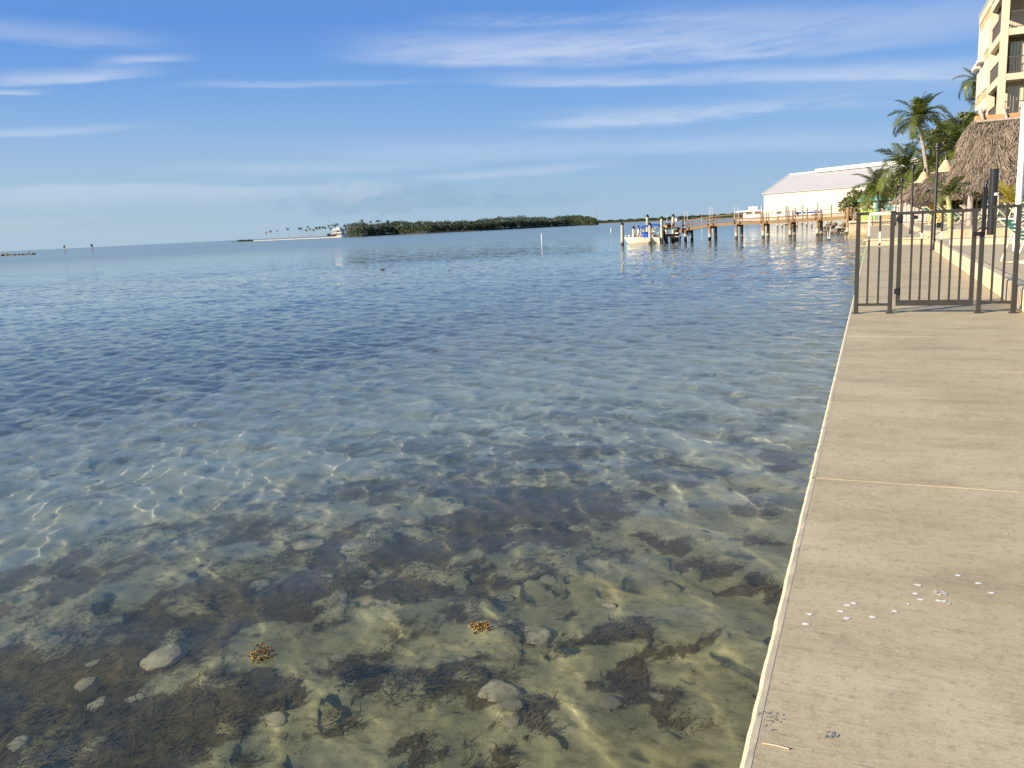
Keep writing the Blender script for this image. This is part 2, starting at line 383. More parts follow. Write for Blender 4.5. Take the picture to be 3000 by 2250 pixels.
# the sea: real ripples near the wall, finer bump beyond
def water_mat():
    m = bpy.data.materials.new('sea water'); m.use_nodes = True; nt = m.node_tree; g = G(nt); nt.nodes.clear()
    out = g.n('ShaderNodeOutputMaterial')
    gl = g.n('ShaderNodeBsdfGlass'); gl.inputs['IOR'].default_value = 1.333; gl.inputs['Roughness'].default_value = 0
    gl.inputs['Color'].default_value = (.965, .99, .985, 1)
    RGH = gl.inputs['Roughness']
    tc = g.n('ShaderNodeTexCoord'); V = tc.outputs['Object']; far = g.n('ShaderNodeAttribute', attribute_name='far').outputs['Fac']
    # wind: rough and smooth lanes
    mp = g.n('ShaderNodeMapping'); mp.inputs['Rotation'].default_value = (0, 0, R(-24)); mp.inputs['Scale'].default_value = (.0028, .016, 1); g.l(V, mp.inputs[0])
    lane = g.mapr(g.noise(mp.outputs[0], 1, 4, .55), .38, .6, .3, 1.15)
    mp2 = g.n('ShaderNodeMapping'); mp2.inputs['Rotation'].default_value = (0, 0, R(-16)); mp2.inputs['Scale'].default_value = (.8, 1.3, 1); g.l(V, mp2.inputs[0])
    a1 = g.noise(mp2.outputs[0], 2.6, 3, .6, col=True); a2 = g.noise(mp2.outputs[0], .5, 2, .5, col=True)
    nn = g.vm('ADD', g.vm('SUBTRACT', a1, (.5, .5, .5)), g.vm('MULTIPLY', g.vm('SUBTRACT', a2, (.5, .5, .5)), (.5, .5, .5)))
    kk = g.m('MULTIPLY', g.m('MULTIPLY', far, lane), g.mapr(g.vm('LENGTH', V), 60., 400., .5, .3))
    nn = g.vm('MULTIPLY', nn, g.comb(kk, kk, 0))
    g.l(g.mapr(g.vm('LENGTH', V), 50., 220., 0., .17), RGH)
    gm = g.n('ShaderNodeNewGeometry')
    g.l(g.vm('NORMALIZE', g.vm('ADD', gm.outputs['Normal'], nn)), gl.inputs['Normal']); tr = g.n('ShaderNodeBsdfTransparent'); tr.inputs[0].default_value = (.93, .97, .95, 1); mx = g.n('ShaderNodeMixShader'); ln = g.vm('LENGTH', V)
    g.l(g.m('MULTIPLY', g.mapr(ln, 5., 11., 0., .27, True), g.mapr(ln, 42., 15., 0, 1, True)), mx.inputs[0]); g.l(gl.outputs[0], mx.inputs[1]); g.l(tr.outputs[0], mx.inputs[2]); g.l(mx.outputs[0], out.inputs[0]); return m
NR, NA = 860, 760
WX, WY, wr = polar(.7, 75, NR, -86, 18, NA)
Zw = np.full_like(WX, WZ)
wob = fbm(WX*.10+5, WY*.10, 3)
calm = .20 + .92*sstep(6, 17, wr)[:, None]*np.clip(.5+wob, 0, 1.2)
w2 = np.random.default_rng(21)
for k in range(74):
    L = .13*math.exp(w2.uniform(0, math.log(11))); th = w2.normal(R(68), .75); kk = 2*math.pi/L
    amp = .00135*(L/.4)**1.0*w2.uniform(.4, 1); ph = w2.uniform(0, 6.28)
    amp *= .55 if L < .26 else 1.2
    fade = np.clip(1.4-wr/(L*110), 0, 1)[:, None]
    cm = calm if L < .6 else .6
    Zw += amp*fade*cm*np.sin(kk*math.cos(th)*WX+kk*math.sin(th)*WY+ph)
FW = (sstep(14, 50, wr)[:, None]*np.ones_like(WX)).ravel()
NX, NY, nr_ = polar(75, 30000, 60, -86, 18, 60)
# stitch a coarse outer sheet (overlaps 2 cm lower under the rim)
V = np.concatenate([np.stack([WX, WY, Zw], -1).reshape(-1, 3), np.stack([NX*.985, NY*.985, np.full_like(NX, WZ-.02)], -1).reshape(-1, 3)])
F = np.concatenate([grid_faces(NR, NA), grid_faces(60, 60)+NR*NA])
me = np_mesh('sea', V[:], F, True, {'far': np.concatenate([FW, np.ones(3600)])})
sea = link('sea', me, None, water_mat()); tag(sea, kind='structure'); sea.cycles.is_caustics_caster = True

# weed: ribbons and curly tufts rooted on the bed
def surf(x, y):
    return bed_z(x, y) + sand_relief(x, y)
def blades(n, length, width, lift, amin, seed, spread, sel, curl=.5, box=(-14, -.4, 1.0, 17)):
    q = np.random.default_rng(seed); out = []
    X = np.empty(0); Y = np.empty(0)
    while len(X) < n:
        r = 1.6*np.exp(q.random(60000)*math.log(17/1.6)); a = np.radians(q.uniform(-72, 4, 60000))
        x, y = np.sin(a)*r, np.cos(a)*r
        ok = (x < EDGE-.1) & (q.random(60000) < sel(x, y)*np.clip(7/r, .25, 1))
        X = np.append(X, x[ok]); Y = np.append(Y, y[ok])
    X, Y = X[:n], Y[:n]; Z = surf(X, Y)
    hd = q.normal(R(75), spread, n); Ls = length*q.uniform(.5, 1.4, n); seg = 4
    P = np.zeros((n, seg+1, 3)); P[:, 0] = np.stack([X, Y, Z-.01], -1)
    el = np.clip(q.normal(lift, .35, n), .0, 1.4); cu = q.normal(0, curl, n)
    for k in range(seg):
        e = el*(1-.22*k); h = hd+cu*k
        P[:, k+1] = P[:, k] + (Ls/seg)[:, None]*np.stack([np.cos(e)*np.cos(h), np.cos(e)*np.sin(h), np.sin(e)], -1)
    sd = np.stack([-np.sin(hd), np.cos(hd), q.normal(0, .5, n)], -1); sd /= np.linalg.norm(sd, axis=1)[:, None]
    wv = (width*q.uniform(.6, 1.3, n))[:, None, None]*np.array([.7, 1, .95, .7, .2])[None, :, None]
    A = P-sd[:, None]*wv/2; B = P+sd[:, None]*wv/2
    V = np.stack([A, B], 2).reshape(-1, 3); base = (np.arange(n)*(seg+1)*2)[:, None]
    f = np.array([[2*k, 2*k+1, 2*k+3, 2*k+2] for k in range(seg)])
    return V, (base[:, None]+f[None]).reshape(-1, 4)
MWEED = leaf_mat('weed blades', (.085, .064, .022), (.175, .145, .06), 1.4, .8, .15)
MGRASS = leaf_mat('grass blades', (.085, .066, .026), (.19, .16, .075), 1.1, .8, .15)
V, F = blades(34000, .12, .006, .28, .3, 5, .7, lambda x, y: np.clip(weed(x, y)*1.5-.45, 0, 1))
o = link('seagrass', np_mesh('seagrass', V, F), None, MGRASS); tag(o, 'brown seagrass lying on the bottom under the clear shallows', 'seagrass', kind='stuff')
V, F = blades(60000, .05, .006, .75, .3, 6, 3, lambda x, y: np.clip(weed(x, y)*1.6-.3, 0, 1), 1.1)
o2 = link('seaweed', np_mesh('seaweed', V, F), None, MWEED); tag(o2, 'curly brown algae carpeting the bottom between the sand patches', 'seaweed', kind='stuff')
V, F = blades(2600, .05, .006, .05, .0, 9, 3, lambda x, y: np.clip(.5-weed(x, y), 0, .5)*(np.hypot(x, y) < 8), .1)
o3 = link('loose_grass', np_mesh('loose_grass', V, F), None, MWEED); tag(o3, 'loose dark grass bits scattered over the bare sand', 'grass bits', kind='stuff')
for oo in (o, o2, o3): oo.cycles.is_caustics_receiver = True

# pale stones on the bottom
MROCK = mat('pale limestone', (.50, .465, .31), .95, .2, 14, .8, 60, col2=(.27, .235, .14))
def rock_mesh(seed, sx, sy, sz, nz=.28, n=3):
    import bmesh
    bm = bmesh.new(); bmesh.ops.create_icosphere(bm, subdivisions=n, radius=1)
    q = np.random.default_rng(seed); o1 = q.random(3)*50
    P = np.array([v.co for v in bm.verts])
    d = fbm(P[:, 0]*1.6+o1[0]+P[:, 2]*1.1, P[:, 1]*1.6+o1[1]-P[:, 2]*.9, 4)
    P *= (1-nz+2*nz*d)[:, None]; P *= np.array([sx, sy, sz])
    for v, p in zip(bm.verts, P): v.co = p
    me = bpy.data.meshes.new('rock'); bm.to_mesh(me); bm.free()
    me.polygons.foreach_set('use_smooth', np.ones(len(me.polygons), bool)); return me
STONES = [(1140, 1492, 46, .8, 'pale domed stone under water beside the dark seagrass bed'),
 (1215, 1528, 54, .5, 'flat pale stone just in front of the domed stone in the seagrass'),
 (765, 1706, 50, .35, 'flat white stone slab lying alone among brown weed, left of centre'),
 (905, 1592, 50, .6, 'rounded grey stone under water left of the domed stone'),
 (1492, 1838, 26, .7, 'small pale stone close behind the floating weed clump'),
 (1450, 2030, 74, .6, 'largest pale boulder on the sandy bottom near the photo foot'),
 (480, 1925, 70, .45, 'pale stone patch left of the floating weed clump'),
 (290, 2045, 46, .6, 'twin pale stones in dense weed, the left of the two'),
 (392, 2040, 42, .5, 'twin pale stones in dense weed, the right of the two'),
 (45, 2180, 46, .55, 'whitish stone in thick seagrass at the lower left corner'),
 (1560, 1870, 70, .5, 'greenish smooth stone beside the dark weed band'),
 (1950, 1330, 50, .5, 'pale stone in rippled shallows toward the sea wall')]
for i, (x, y, rp, hf, lb) in enumerate(STONES):
    c = bed_px(x, y); rr = np.linalg.norm(bed_px(x+rp, y)-c)
    o = link('rock', rock_mesh(40+i, rr*1.0, rr*.85, rr*hf*.8), None, MROCK)
    o.location = (c[0], c[1], float(surf(np.array(c[0]), np.array(c[1])))-rr*hf*.28); o.rotation_euler = (0, 0, i*1.3)
    tag(o, lb, 'stone', 'pale stones on the bottom'); o.cycles.is_caustics_receiver = True

qs = random.Random(77)
small = [rock_mesh(90+k, 1, .85, .55, .32, 2) for k in range(4)]
for m_ in small: m_.materials.append(MROCK)
for k in range(34):
    x, y = qs.uniform(120, 1950), qs.uniform(1270, 2130); c = bed_px(x, y); r_ = qs.uniform(.05, .13)*(1.3 if y < 1500 else .8)
    o = link('rock', small[k % 4]); o.location = (c[0], c[1], float(surf(np.array(c[0]), np.array(c[1])))-r_*.12); o.scale = (r_, r_, r_*qs.uniform(.6, 1)); o.rotation_euler = (0, 0, qs.uniform(0, 6.28))
    tag(o, 'small soft pale stone half buried in the weedy bottom', 'stone', 'small pale stones among the weed'); o.cycles.is_caustics_receiver = True
# golden weed clumps afloat
MGOLD = leaf_mat('golden weed', (.24, .13, .025), (.07, .03, .01), 60, .35, .2)
def float_weed(x, y, r, lb, seed):
    q = np.random.default_rng(seed); c = at_z(x, y, WZ); b = MB()
    for k in range(150):
        a = q.uniform(0, 6.28); d = r*math.sqrt(q.random())*(1+.25*math.sin(3*a)); px, py = d*math.cos(a), d*math.sin(a)*.8
        h = q.uniform(-.02, .035); t = q.uniform(0, 6.28); l = q.uniform(.012, .035); e = q.uniform(.1, 1.2)
        dr = Vector((math.cos(t)*math.cos(e), math.sin(t)*math.cos(e), math.sin(e)*q.choice([-.3, 1])))*l; sd = Vector((-math.sin(t), math.cos(t), .3))*l*.28
        p = Vector((px, py, h)); b.add([p-sd*.4, p+sd*.4, p+dr*.6+sd, p+dr, p+dr*.6-sd], [(0, 1, 2, 3, 4)])
    f = b.build('fronds', MGOLD); b2 = MB()
    for k in range(70):
        a = q.uniform(0, 6.28); d = r*math.sqrt(q.random()); p = Vector((d*math.cos(a), d*math.sin(a)*.8, q.uniform(0, .035))); s = q.uniform(.003, .006)
        b2.add([p+Vector(v)*s for v in ((1, 0, 0), (-1, 0, 0), (0, 1, 0), (0, -1, 0), (0, 0, 1), (0, 0, -1))], [(0, 2, 4), (2, 1, 4), (1, 3, 4), (3, 0, 4), (2, 0, 5), (1, 2, 5), (3, 1, 5), (0, 3, 5)], True)
    e = empty('seaweed_clump', c, lb, 'seaweed', 'golden seaweed afloat near the sea wall')
    f.parent = e; b2.build('bladders', mat('weed bladders', (.62, .42, .12), .3, .2, 30), e); tag(f, kind='stuff'); tag(e.children[-1], kind='stuff')
float_weed(1406, 1843, .075, 'golden seaweed clump afloat, the one nearer the walkway', 3)
float_weed(768, 1920, .085, 'golden seaweed clump afloat over dark weed, the one farther from the walkway', 4)
# ------------------------------------------------------------------ promenade
def concrete(name, c1, c2, streak=1., dark=.6):
    m = bpy.data.materials.new(name); m.use_nodes = True; nt = m.node_tree; g = G(nt); b = nt.nodes['Principled BSDF']
    gm = g.n('ShaderNodeNewGeometry'); V = gm.outputs['Position']
    st = g.n('ShaderNodeMapping'); st.inputs['Scale'].default_value = (.45, 1.5, 1); g.l(V, st.inputs[0])
    br = g.n('ShaderNodeMapping'); br.inputs['Scale'].default_value = (6, 60, 20); br.inputs['Rotation'].default_value = (0, 0, R(2)); g.l(V, br.inputs[0])
    n1 = g.noise(V, .8, 5, .6); n2 = g.noise(st.outputs[0], 1.5, 6, .62); n3 = g.noise(V, 160, 4, .7); n4 = g.noise(br.outputs[0], 1, 4, .65); n5 = g.noise(V, 28, 6, .68)
    c = g.mix(g.mapr(g.m('ADD', g.m('MULTIPLY', n1, .5), g.m('MULTIPLY', n2, .5)), .36, .64), c1, c2)
    c = g.mix(g.mapr(n2, .53, .75, 0, .5*streak), c, tuple(v*.62 for v in c2))
    c = g.mix(g.mapr(g.noise(V, 5.5, 7, .7), .50, .68, 0, .42*dark), c, tuple(v*.6 for v in c2))
    c = g.mix(g.mapr(n5, .52, .70, 0, .6*dark), c, tuple(v*.5 for v in c2))
    c = g.mix(g.mapr(n4, .56, .76, 0, .6*dark), c, tuple(v*.45 for v in c2))
    c = g.mix(g.mapr(n3, .56, .68, 0, .75*dark), c, tuple(v*.35 for v in c2))
    c = g.mix(g.mapr(g.noise(V, 75, 3, .6), .30, .40, .4, 0), c, tuple(min(1, v*1.35) for v in c1))
    g.l(c, b.inputs['Base Color']); b.inputs['Roughness'].default_value = .88; b.inputs['Specular IOR Level'].default_value = .25
    bp = g.n('ShaderNodeBump'); bp.inputs['Strength'].default_value = .55; bp.inputs['Distance'].default_value = .004
    g.l(g.m('ADD', g.m('MULTIPLY', n4, .7), g.m('ADD', g.m('MULTIPLY', n3, .35), g.m('MULTIPLY', n5, .5))), bp.inputs['Height']); g.l(bp.outputs[0], b.inputs['Normal'])
    return m
MCON = concrete('walkway concrete', (.53, .455, .305), (.40, .335, .215), .8, .85)
MCONL = concrete('deck concrete', (.52, .445, .31), (.45, .38, .26), .5, .35)
MEDGE = mat('formed edge', (.56, .49, .345), .85, .08, 14, .1, 90, col2=(.47, .405, .28))
MWALLC = mat('painted low wall', (.62, .50, .33), .8, .07, 4, .2, 80)
prom = MB(); prom.box((.80, 12, -1.29), (2.15, 52.0, 2.30))
promenade = prom.build('promenade', MCON); tag(promenade, kind='structure')
XW = 1.84
ys = [-12, -5.4, -1.9, 1.45, 4.742, 8.26, 10.5, 12.92, 16.4, 20, 23.6, 27.2, 30.8, 34.4, 37.0]
q = random.Random(5)
for i in range(len(ys)-1):
    a, b = ys[i]+.006, ys[i+1]-.006
    m = MB(); n = max(3, int((b-a)/.06)); 
    # slab: chipped, slightly wandering sea edge with a formed nosing
    L = []; 
    for k in range(n+1):
        y = a+(b-a)*k/n; L.append((EDGE+.0262, y))
    vs = []; fs = []
    for (x, y) in L: vs += [(x, y, 0), (x, y, -.14), (XW+.3, y, 0), (XW+.3, y, -.14)]
    for k in range(n):
        o = k*4; fs += [(o, o+2, o+6, o+4), (o+1, o, o+4, o+5)]
    fs += [(0, 1, 3, 2), (n*4, n*4+2, n*4+3, n*4+1)]
    m.add(vs, fs); s = m.build('slab', MCON, promenade)
    e = MB(); vs = []; fs = []
    for k in range(n+1):
        y = a+(b-a)*k/n; w1 = q.uniform(-.002, .002)*(2.5 if q.random() < .05 else 1); h = q.uniform(-.002, .001)
        vs += [(EDGE+.0260, y, .001), (EDGE+.008+w1, y, .002+h), (EDGE-.006+w1, y, -.016+h), (EDGE-.006, y, -.15)]
    for k in range(n):
        for j in range(3): o = k*4+j; fs.append((o+1, o, o+4, o+5))
    e.add(vs, fs, False); e.build('nosing', MEDGE, s)
# bird spots and rough scabs on the walk
MSPOT = mat('dried white spots', (.80, .78, .72), .9, .1, 60)
MSCAB = mat('grey scabs', (.42, .40, .36), .9, .5, 60)
def splat(x, y, r, mt, name, seed, n=14, asp=.8):
    c = at_z(x, y, 0); qq = random.Random(seed); b = MB()
    ring = [c + Vector((math.cos(6.283*k/n)*r*qq.uniform(.6, 1.25), math.sin(6.283*k/n)*r*asp*qq.uniform(.6, 1.25), .002)) for k in range(n)]
    b.add([c+Vector((0, 0, .0022))]+ring, [(0, k+1, (k+1) % n+1) for k in range(n)], True); return b.build(name, mt, promenade)
for k, (x, y) in enumerate([(2361, 1829), (2371, 1801), (2462, 1792), (2484, 1775), (2501, 1768), (2480, 1813), (2556, 1809), (2620, 1792), (2660, 1770), (2681, 1740), (2689, 1715), (2697, 1758), (2748, 1761), (2763, 1762), (2807, 1687), (2866, 1710), (2905, 1738)]):
    splat(x, y, .0125 if k not in (8,) else .008, MSPOT, 'dropping', k)
def scab(x, y, r, n, mt, seed, sx=1.0):
    c = at_z(x, y, 0); qq = random.Random(seed); b = MB()
    for _ in range(n):
        a = qq.uniform(0, 6.28); d = r*math.sqrt(qq.random()); p = c+Vector((math.cos(a)*d*sx, math.sin(a)*d, .002)); s = qq.uniform(.0016, .004)
        t = qq.uniform(0, 6.28); b.add([p+Vector((math.cos(t+6.283*j/5)*s*qq.uniform(.6, 1.3), math.sin(t+6.283*j/5)*s*qq.uniform(.6, 1.3), .001)) for j in range(5)]+[p+Vector((0, 0, s*.45))], [(j, (j+1) % 5, 5) for j in range(5)])
    return tag(b.build('barnacle_patch', mt, promenade), kind='stuff')
scab(2752, 1738, .024, 40, MSPOT, 2); scab(2257, 2100, .03, 36, MSCAB, 3, 1.4); scab(2250, 2130, .026, 12, MSCAB, 4); scab(2432, 2156, .02, 34, MSCAB, 5); scab(2770, 1765, .02, 10, MSPOT, 6, 2)
qq = random.Random(8); b = MB()
for _ in range(34):
    p = Vector((qq.uniform(-.15, 1.7), qq.uniform(2.2, 13.6), .001)); s = qq.uniform(.003, .009); t = qq.uniform(0, 6.28)
    b.add([p+Vector((math.cos(t+1.57*j)*s*qq.uniform(.6, 1.4), math.sin(t+1.57*j)*s, .001)) for j in range(4)]+[p+Vector((0, 0, s*.6))], [(0, 1, 4), (1, 2, 4), (2, 3, 4), (3, 0, 4)])
tag(b.build('grit', MEDGE, promenade), 'pale grit scattered on the walkway', kind='stuff')
b = MB(); 
pts = [at_z(x, y, .003) for x, y in ((2232, 2178), (2252, 2180), (2280, 2185), (2312, 2194))]
b.tube(pts, .0022, 5); b.build('twig', MEDGE, promenade)

# low wall between walk and pool deck
lw = MB(); Lw = 18.1
lw.box((XW+.09, 12.9+Lw/2, .16), (.18, Lw, .325), b=.02)
o = lw.build('low_wall', MWALLC, None); tag(o, 'long low cream wall between the lower walkway and the pool deck', 'wall')
DZ = .205
dk = MB(); dk.box((16.05, 16.5, DZ-.6), (28.0, 27.0, 1.2)); o = dk.build('pool_deck', MCONL); tag(o, kind='structure')
for yy in (6.0, 9.6, 13.2, 16.8, 20.4, 24):
    m = MB(); m.box((16.05, yy+1.79, DZ+.002), (27.98, 3.57, .004)); m.build('slab', MCONL, o)
# the walk beyond the step
UZ = .25
up = MB(); up.box((.82, 52.1, UZ-.79), (2.2, 30, 1.6)); o = up.build('upper_promenade', MCONL); tag(o, kind='structure')
for k in range(8):
    m = MB(); m.box((.82, 38.95+k*3.7, UZ+.012), (2.21, 3.68, .02)); m.build('slab', MCONL, o)
tr = MB(); tr.box((1.6, 37.22, .236), (4.0, .34, .05)); tr.build('step_tread', MEDGE, o)
b = MB(); c = at_y(2772, 707, 36.86); b.box(c, (.55, .02, .09)); b.build('warning_plate', mat('red warning plate', (.75, .45, .38), .6, .3, 12), o)
# gravel bed, coral wall and upper deck
gv = MB(); gv.box((14.4, 33.2, .1-.5), (24.6, 6.4, 1.25)); o = gv.build('gravel_bed', mat('coral gravel', (.62, .53, .38), .95, .3, 25, 1., 60)); tag(o, kind='structure')
cu = MB(); cu.box((14.4, 30.1, .23), (24.4, .3, .34), b=.03); o = cu.build('kerb', MEDGE, None); tag(o, 'pale concrete kerb edging the gravel bed', 'kerb')
cw = MB(); cw.box((14.9, 36.55, .24), (25.6, .3, .60), b=.03); o = cw.build('planter_wall', mat('peach wall', (.62, .43, .28), .85, .15, 3, .5, 40), None); tag(o, 'low peach wall holding up the upper pool deck', 'wall')
TZ = .50
ud = MB(); ud.box((16.4, 60.2, TZ-.75), (29, 47, 1.5)); o = ud.build('upper_deck', MCONL); tag(o, kind='structure')
# land behind, to the boat yard
MLAND = mat('sandy yard', (.40, .34, .25), .95, .25, .3, .3, 20)
ld = MB(); ld.prism([(1.9, 83.5, .2), (60, 83.5, .2), (420, 100, .2), (420, 700, .2), (-20, 700, .2), (-44, 345, .2), (20, 205, .2), (14, 130, .2), (1.9, 112, .2)], (0, 0, -3)); o = ld.build('ground', MLAND); tag(o, kind='structure')
sw = MB(); sw.box((1.3, 96.6, -.62), (7.4, 5.2, 1.7), b=.06)
o = sw.build('seawall', mat('weathered sea wall', (.50, .42, .30), .95, .3, 1.2, .8, 12, col2=(.28, .21, .14)), None); tag(o, 'weathered concrete sea wall block where the pier meets the shore', 'sea wall')
b = MB(); b.box((1.3, 96.5, .26), (7.5, 5.5, .2), b=.05); b.build('cap', MEDGE, o)
b = MB(); b.box((1.3, 96.5, -1.22), (7.6, 5.6, .5), b=.1); b.build('footing', mat('stained footing', (.40, .33, .18), .95, .3, 2, .8, 14), o)

# ------------------------------------------------------------------ gate and fence
MIRON = mat('bronze grey paint', (.031, .030, .027), .42, .10, 8, .1, 120, spec=.5)
MBLK = mat('black plastic', (.012, .013, .018), .35, .2, 20)
MBLKM = mat('black metal', (.018, .017, .017), .4, .2, 6, spec=.5)
MPALE = mat('off white patch', (.66, .60, .50), .8, .15, 30, .5, 60)  # off white pieces set over parts of the rails and balusters
GY = 12.86; GH = 1.40
def post(p, x, h=1.385, s=.057, y=GY):
    b = MB(); b.box((x, y, h/2), (s, s, h), b=.004); b.build('post', MIRON, p)
    b = MB(); b.box((x, y, h+.01), (s+.012, s+.012, .016), b=.004); b.build('post_cap', MIRON, p)
    b = MB(); b.box((x, y, .006), (.1, .1, .012)); b.build('base_plate', MIRON, p)
def bars(p, x0, x1, n, z0, z1, s=.027, y=GY, name='baluster'):
    me = None
    for i in range(n):
        x = x0+(x1-x0)*(i+1)/(n+1); b = MB(); b.box((0, 0, 0), (s, s, z1-z0))
        me = me or b.mesh('baluster'); o = link(name, me, p, MIRON); o.location = (x, y, (z0+z1)/2)
def rail(p, x0, x1, z, hgt=.034, dep=.038, y=GY, name='rail'):
    b = MB(); b.box(((x0+x1)/2, y, z), (x1-x0, dep, hgt), b=.003); b.build(name, MIRON, p)
fl = empty('fence_panel', (0, 0, 0), 'dark metal fence panel on the water side, white patches on its top', 'fence', 'dark railings across the walkway')
post(fl, -.205); post(fl, .232)
rail(fl, -.235, .262, 1.392, .04); rail(fl, -.18, .207, .125, .034); bars(fl, -.2, .215, 2, .11, 1.375)
b = MB(); b.box((.075, GY-.0025, 1.382), (.285, .048, .05), b=.008); b.build('white_patch', MPALE, fl)
for xx, z0, z1 in ((-.062, 1.08, 1.365), (.077, .98, 1.14)):
    b = MB(); b.box((xx, GY-.002, (z0+z1)/2), (.034, .034, z1-z0), b=.005)
    for t in range(5): b.box((xx+random.uniform(-.006, .006), GY-.004, z0-random.uniform(.0, .03)), (.009, .02, .05))
    b.build('white_patch', MPALE, fl)
gt = empty('gate', (0, 0, 0), 'dark metal walkway gate with black hinges and a tall black latch', 'gate')
def stile(x):
    b = MB(); b.box((x, GY, .765), (.055, .04, 1.19), b=.003); b.build('stile', MIRON, gt)
stile(.330); stile(1.232)
b = MB(); b.box((.781, GY, .145), (.957, .042, .075), b=.003); b.build('rail', MIRON, gt)
b = MB(); b.box((.785, GY, 1.375), (1.02, .044, .042), b=.003); b.build('rail', MIRON, gt)
bars(gt, .36, 1.205, 6, .18, 1.355)
for k, (z0, z1) in ((1, (1.02, 1.10)), (3, (1.0, 1.11))):
    x = .36+.845*(k+1)/7; b = MB(); b.box((x, GY-.002, (z0+z1)/2), (.034, .034, z1-z0), b=.006); b.build('white_patch', MPALE, gt)
for z in (1.30, .31):
    b = MB(); b.box((.302, GY-.025, z), (.045, .05, .075), b=.01); b.box((.335, GY-.032, z), (.05, .055, .1), b=.014); b.build('hinge', MBLK, gt)
b = MB(); b.box((1.275, GY-.025, 1.06), (.115, .05, .055), b=.006); b.box((1.29, GY-.05, 1.06), (.03, .03, .06), b=.006); b.build('latch', MBLK, gt)
b = MB(); b.box((1.335, GY+.0, 1.36), (.05, .055, .62), b=.008); b.cyl((1.335, GY, 1.67), (1.335, GY, 1.71), .022, .018, 12); b.build('latch_tube', MBLK, gt)
fr_ = empty('fence_panel', (0, 0, 0), 'dark metal fence panel on the wall side of the gate, ending at the low wall', 'fence', 'dark railings across the walkway')
post(fr_, 1.326, 1.06, .056); post(fr_, 1.735)
rail(fr_, 1.352, 1.765, 1.402, .04); rail(fr_, 1.354, 1.71, .145, .036); bars(fr_, 1.34, 1.73, 2, .13, 1.385)
# stair rails
MSTEEL = mat('brushed steel', (.55, .56, .58), .28, .1, 30, metal=.9)
def hrail(x0, y0, x1, y1, Y, lb):
    a = at_y(x0, y0, Y); e = at_y(x1, y1, Y); a.z = max(a.z, .27)
    r = empty('handrail', (a.x, a.y, UZ), lb, 'handrail', 'steel stair rails')
    b = MB(); b.tube([a-r.location, e-r.location], .021, 8); b.build('rail', MSTEEL, r)
    for t in (.02, .98):
        p = a.lerp(e, t); b = MB(); b.cyl((p.x-r.location.x, 0, -.02), (p.x-r.location.x, 0, p.z-UZ), .018); b.build('post', MSTEEL, r)
hrail(2650, 714, 2782, 641, 37.6, 'brushed steel stair rail starting closer to the water')
hrail(2716, 712, 2862, 632, 36.4, 'brushed steel stair rail starting beside the lamp post')
# ------------------------------------------------------------------ pool side: lamps, posts
def lamp(x, Y, z0, ztop, lb, box=None):
    p = at_y(x, 600, Y); e = empty('lamp_post', (p.x, Y, z0), lb, 'lamp post', 'black lamp posts along the promenade')
    h = ztop-z0
    b = MB(); b.lathe((0, 0, 0), [(.11, 0), (.11, .03), (.07, .06), (.062, .35), (.05, .4), (.047, h-.5), (.047, h-.28)], 12); b.build('pole', MBLKM, e)
    b = MB(); b.lathe((0, 0, h-.3), [(.05, 0), (.10, .02), (.11, .06), (.07, .08), (.115, .1), (.125, .16), (.08, .2), (.09, .24), (.05, .285), (.02, .3), (.0, .31)], 12); b.build('lamp_head', MBLKM, e)
    if box: b = MB(); b.box((.17, -.02, box), (.2, .12, .17), b=.01); b.build('junction_box', MBLK, e)
    return e
lamp(2740, 31.75, 0, 3.52, 'tall black lamp post at the end of the low wall, nearest of its row', .82)
lamp(2671, 42.4, UZ, at_y(2671, 482, 42.4).z, 'black lamp post second along the promenade, beside the first deck loungers', .75)
lamp(2640, 53.0, UZ, at_y(2640, 519, 53).z, 'third black lamp post along the promenade, just left of the thatched huts')
lamp(2625, 64, UZ, at_y(2625, 543, 64).z, 'farthest and shortest black lamp post, at the promenade end')
def pole_at(name, x0, y0, x1, y1, Y, r, mt, lb, cat, cap=None, n=14):
    a = at_y(x0, y0, Y); c = at_y(x1, y1, Y); c.x = a.x+(c.x-a.x)*.0
    e = empty(name, a, lb, cat); b = MB(); b.cyl((0, 0, 0), c-a, r, r, n); b.build('shaft', mt, e)
    if cap: b = MB(); b.cyl((0, 0, c.z-a.z), (0, 0, c.z-a.z+.015), r*1.08, r*1.08, n); b.build('cap', mt, e)
    return e, c-a
e, _ = pole_at('black_post', 2903, 688, 2928, 495, 30.6, .125, mat('gloss black paint', (.02, .02, .02), .22, .1, 6, spec=.6), 'thick glossy black pole in front of the big thatched hut', 'post', True)
b = MB(); b.box((.06, -.13, 1.25), (.09, .04, .08), b=.008); b.build('outlet_box', mat('white plastic', (.8, .8, .78), .5, .05, 20), e)
b = MB(); b.tube([(-.06, -.08, .2), (-.32, -.08, .22), (-.44, -.08, .12), (-.47, -.08, -.02)], .03, 8); b.build('elbow_pipe', MBLKM, e)
pole_at('flag_pole', 2976, 735, 3000, 300, 24.0, .075, mat('white painted pole', (.78, .77, .74), .5, .12, 3, .2, 30), 'tall white painted pole at the right edge of the photo', 'pole')
e, d_ = pole_at('lantern_post', 2882, 690, 2888, 562, 31.5, .045, MBLKM, 'slim dark lantern post left of the thick black pole', 'lantern')
b = MB(); b.lathe((0, 0, d_.z), [(.03, 0), (.055, .03), (.062, .06)], 10); b.build('lantern_base', MBLKM, e)
b = MB(); b.lathe((0, 0, d_.z+.24), [(.062, 0), (.058, .03), (.048, .1), (.02, .13), (0, .14)], 10); b.build('lantern_roof', MBLKM, e)
b = MB(); b.lathe((0, 0, d_.z+.06), [(.05, 0), (.06, .09), (.055, .18)], 10); b.build('glass', mat('lantern glass', (.55, .6, .55), .15, .2, 20), e)

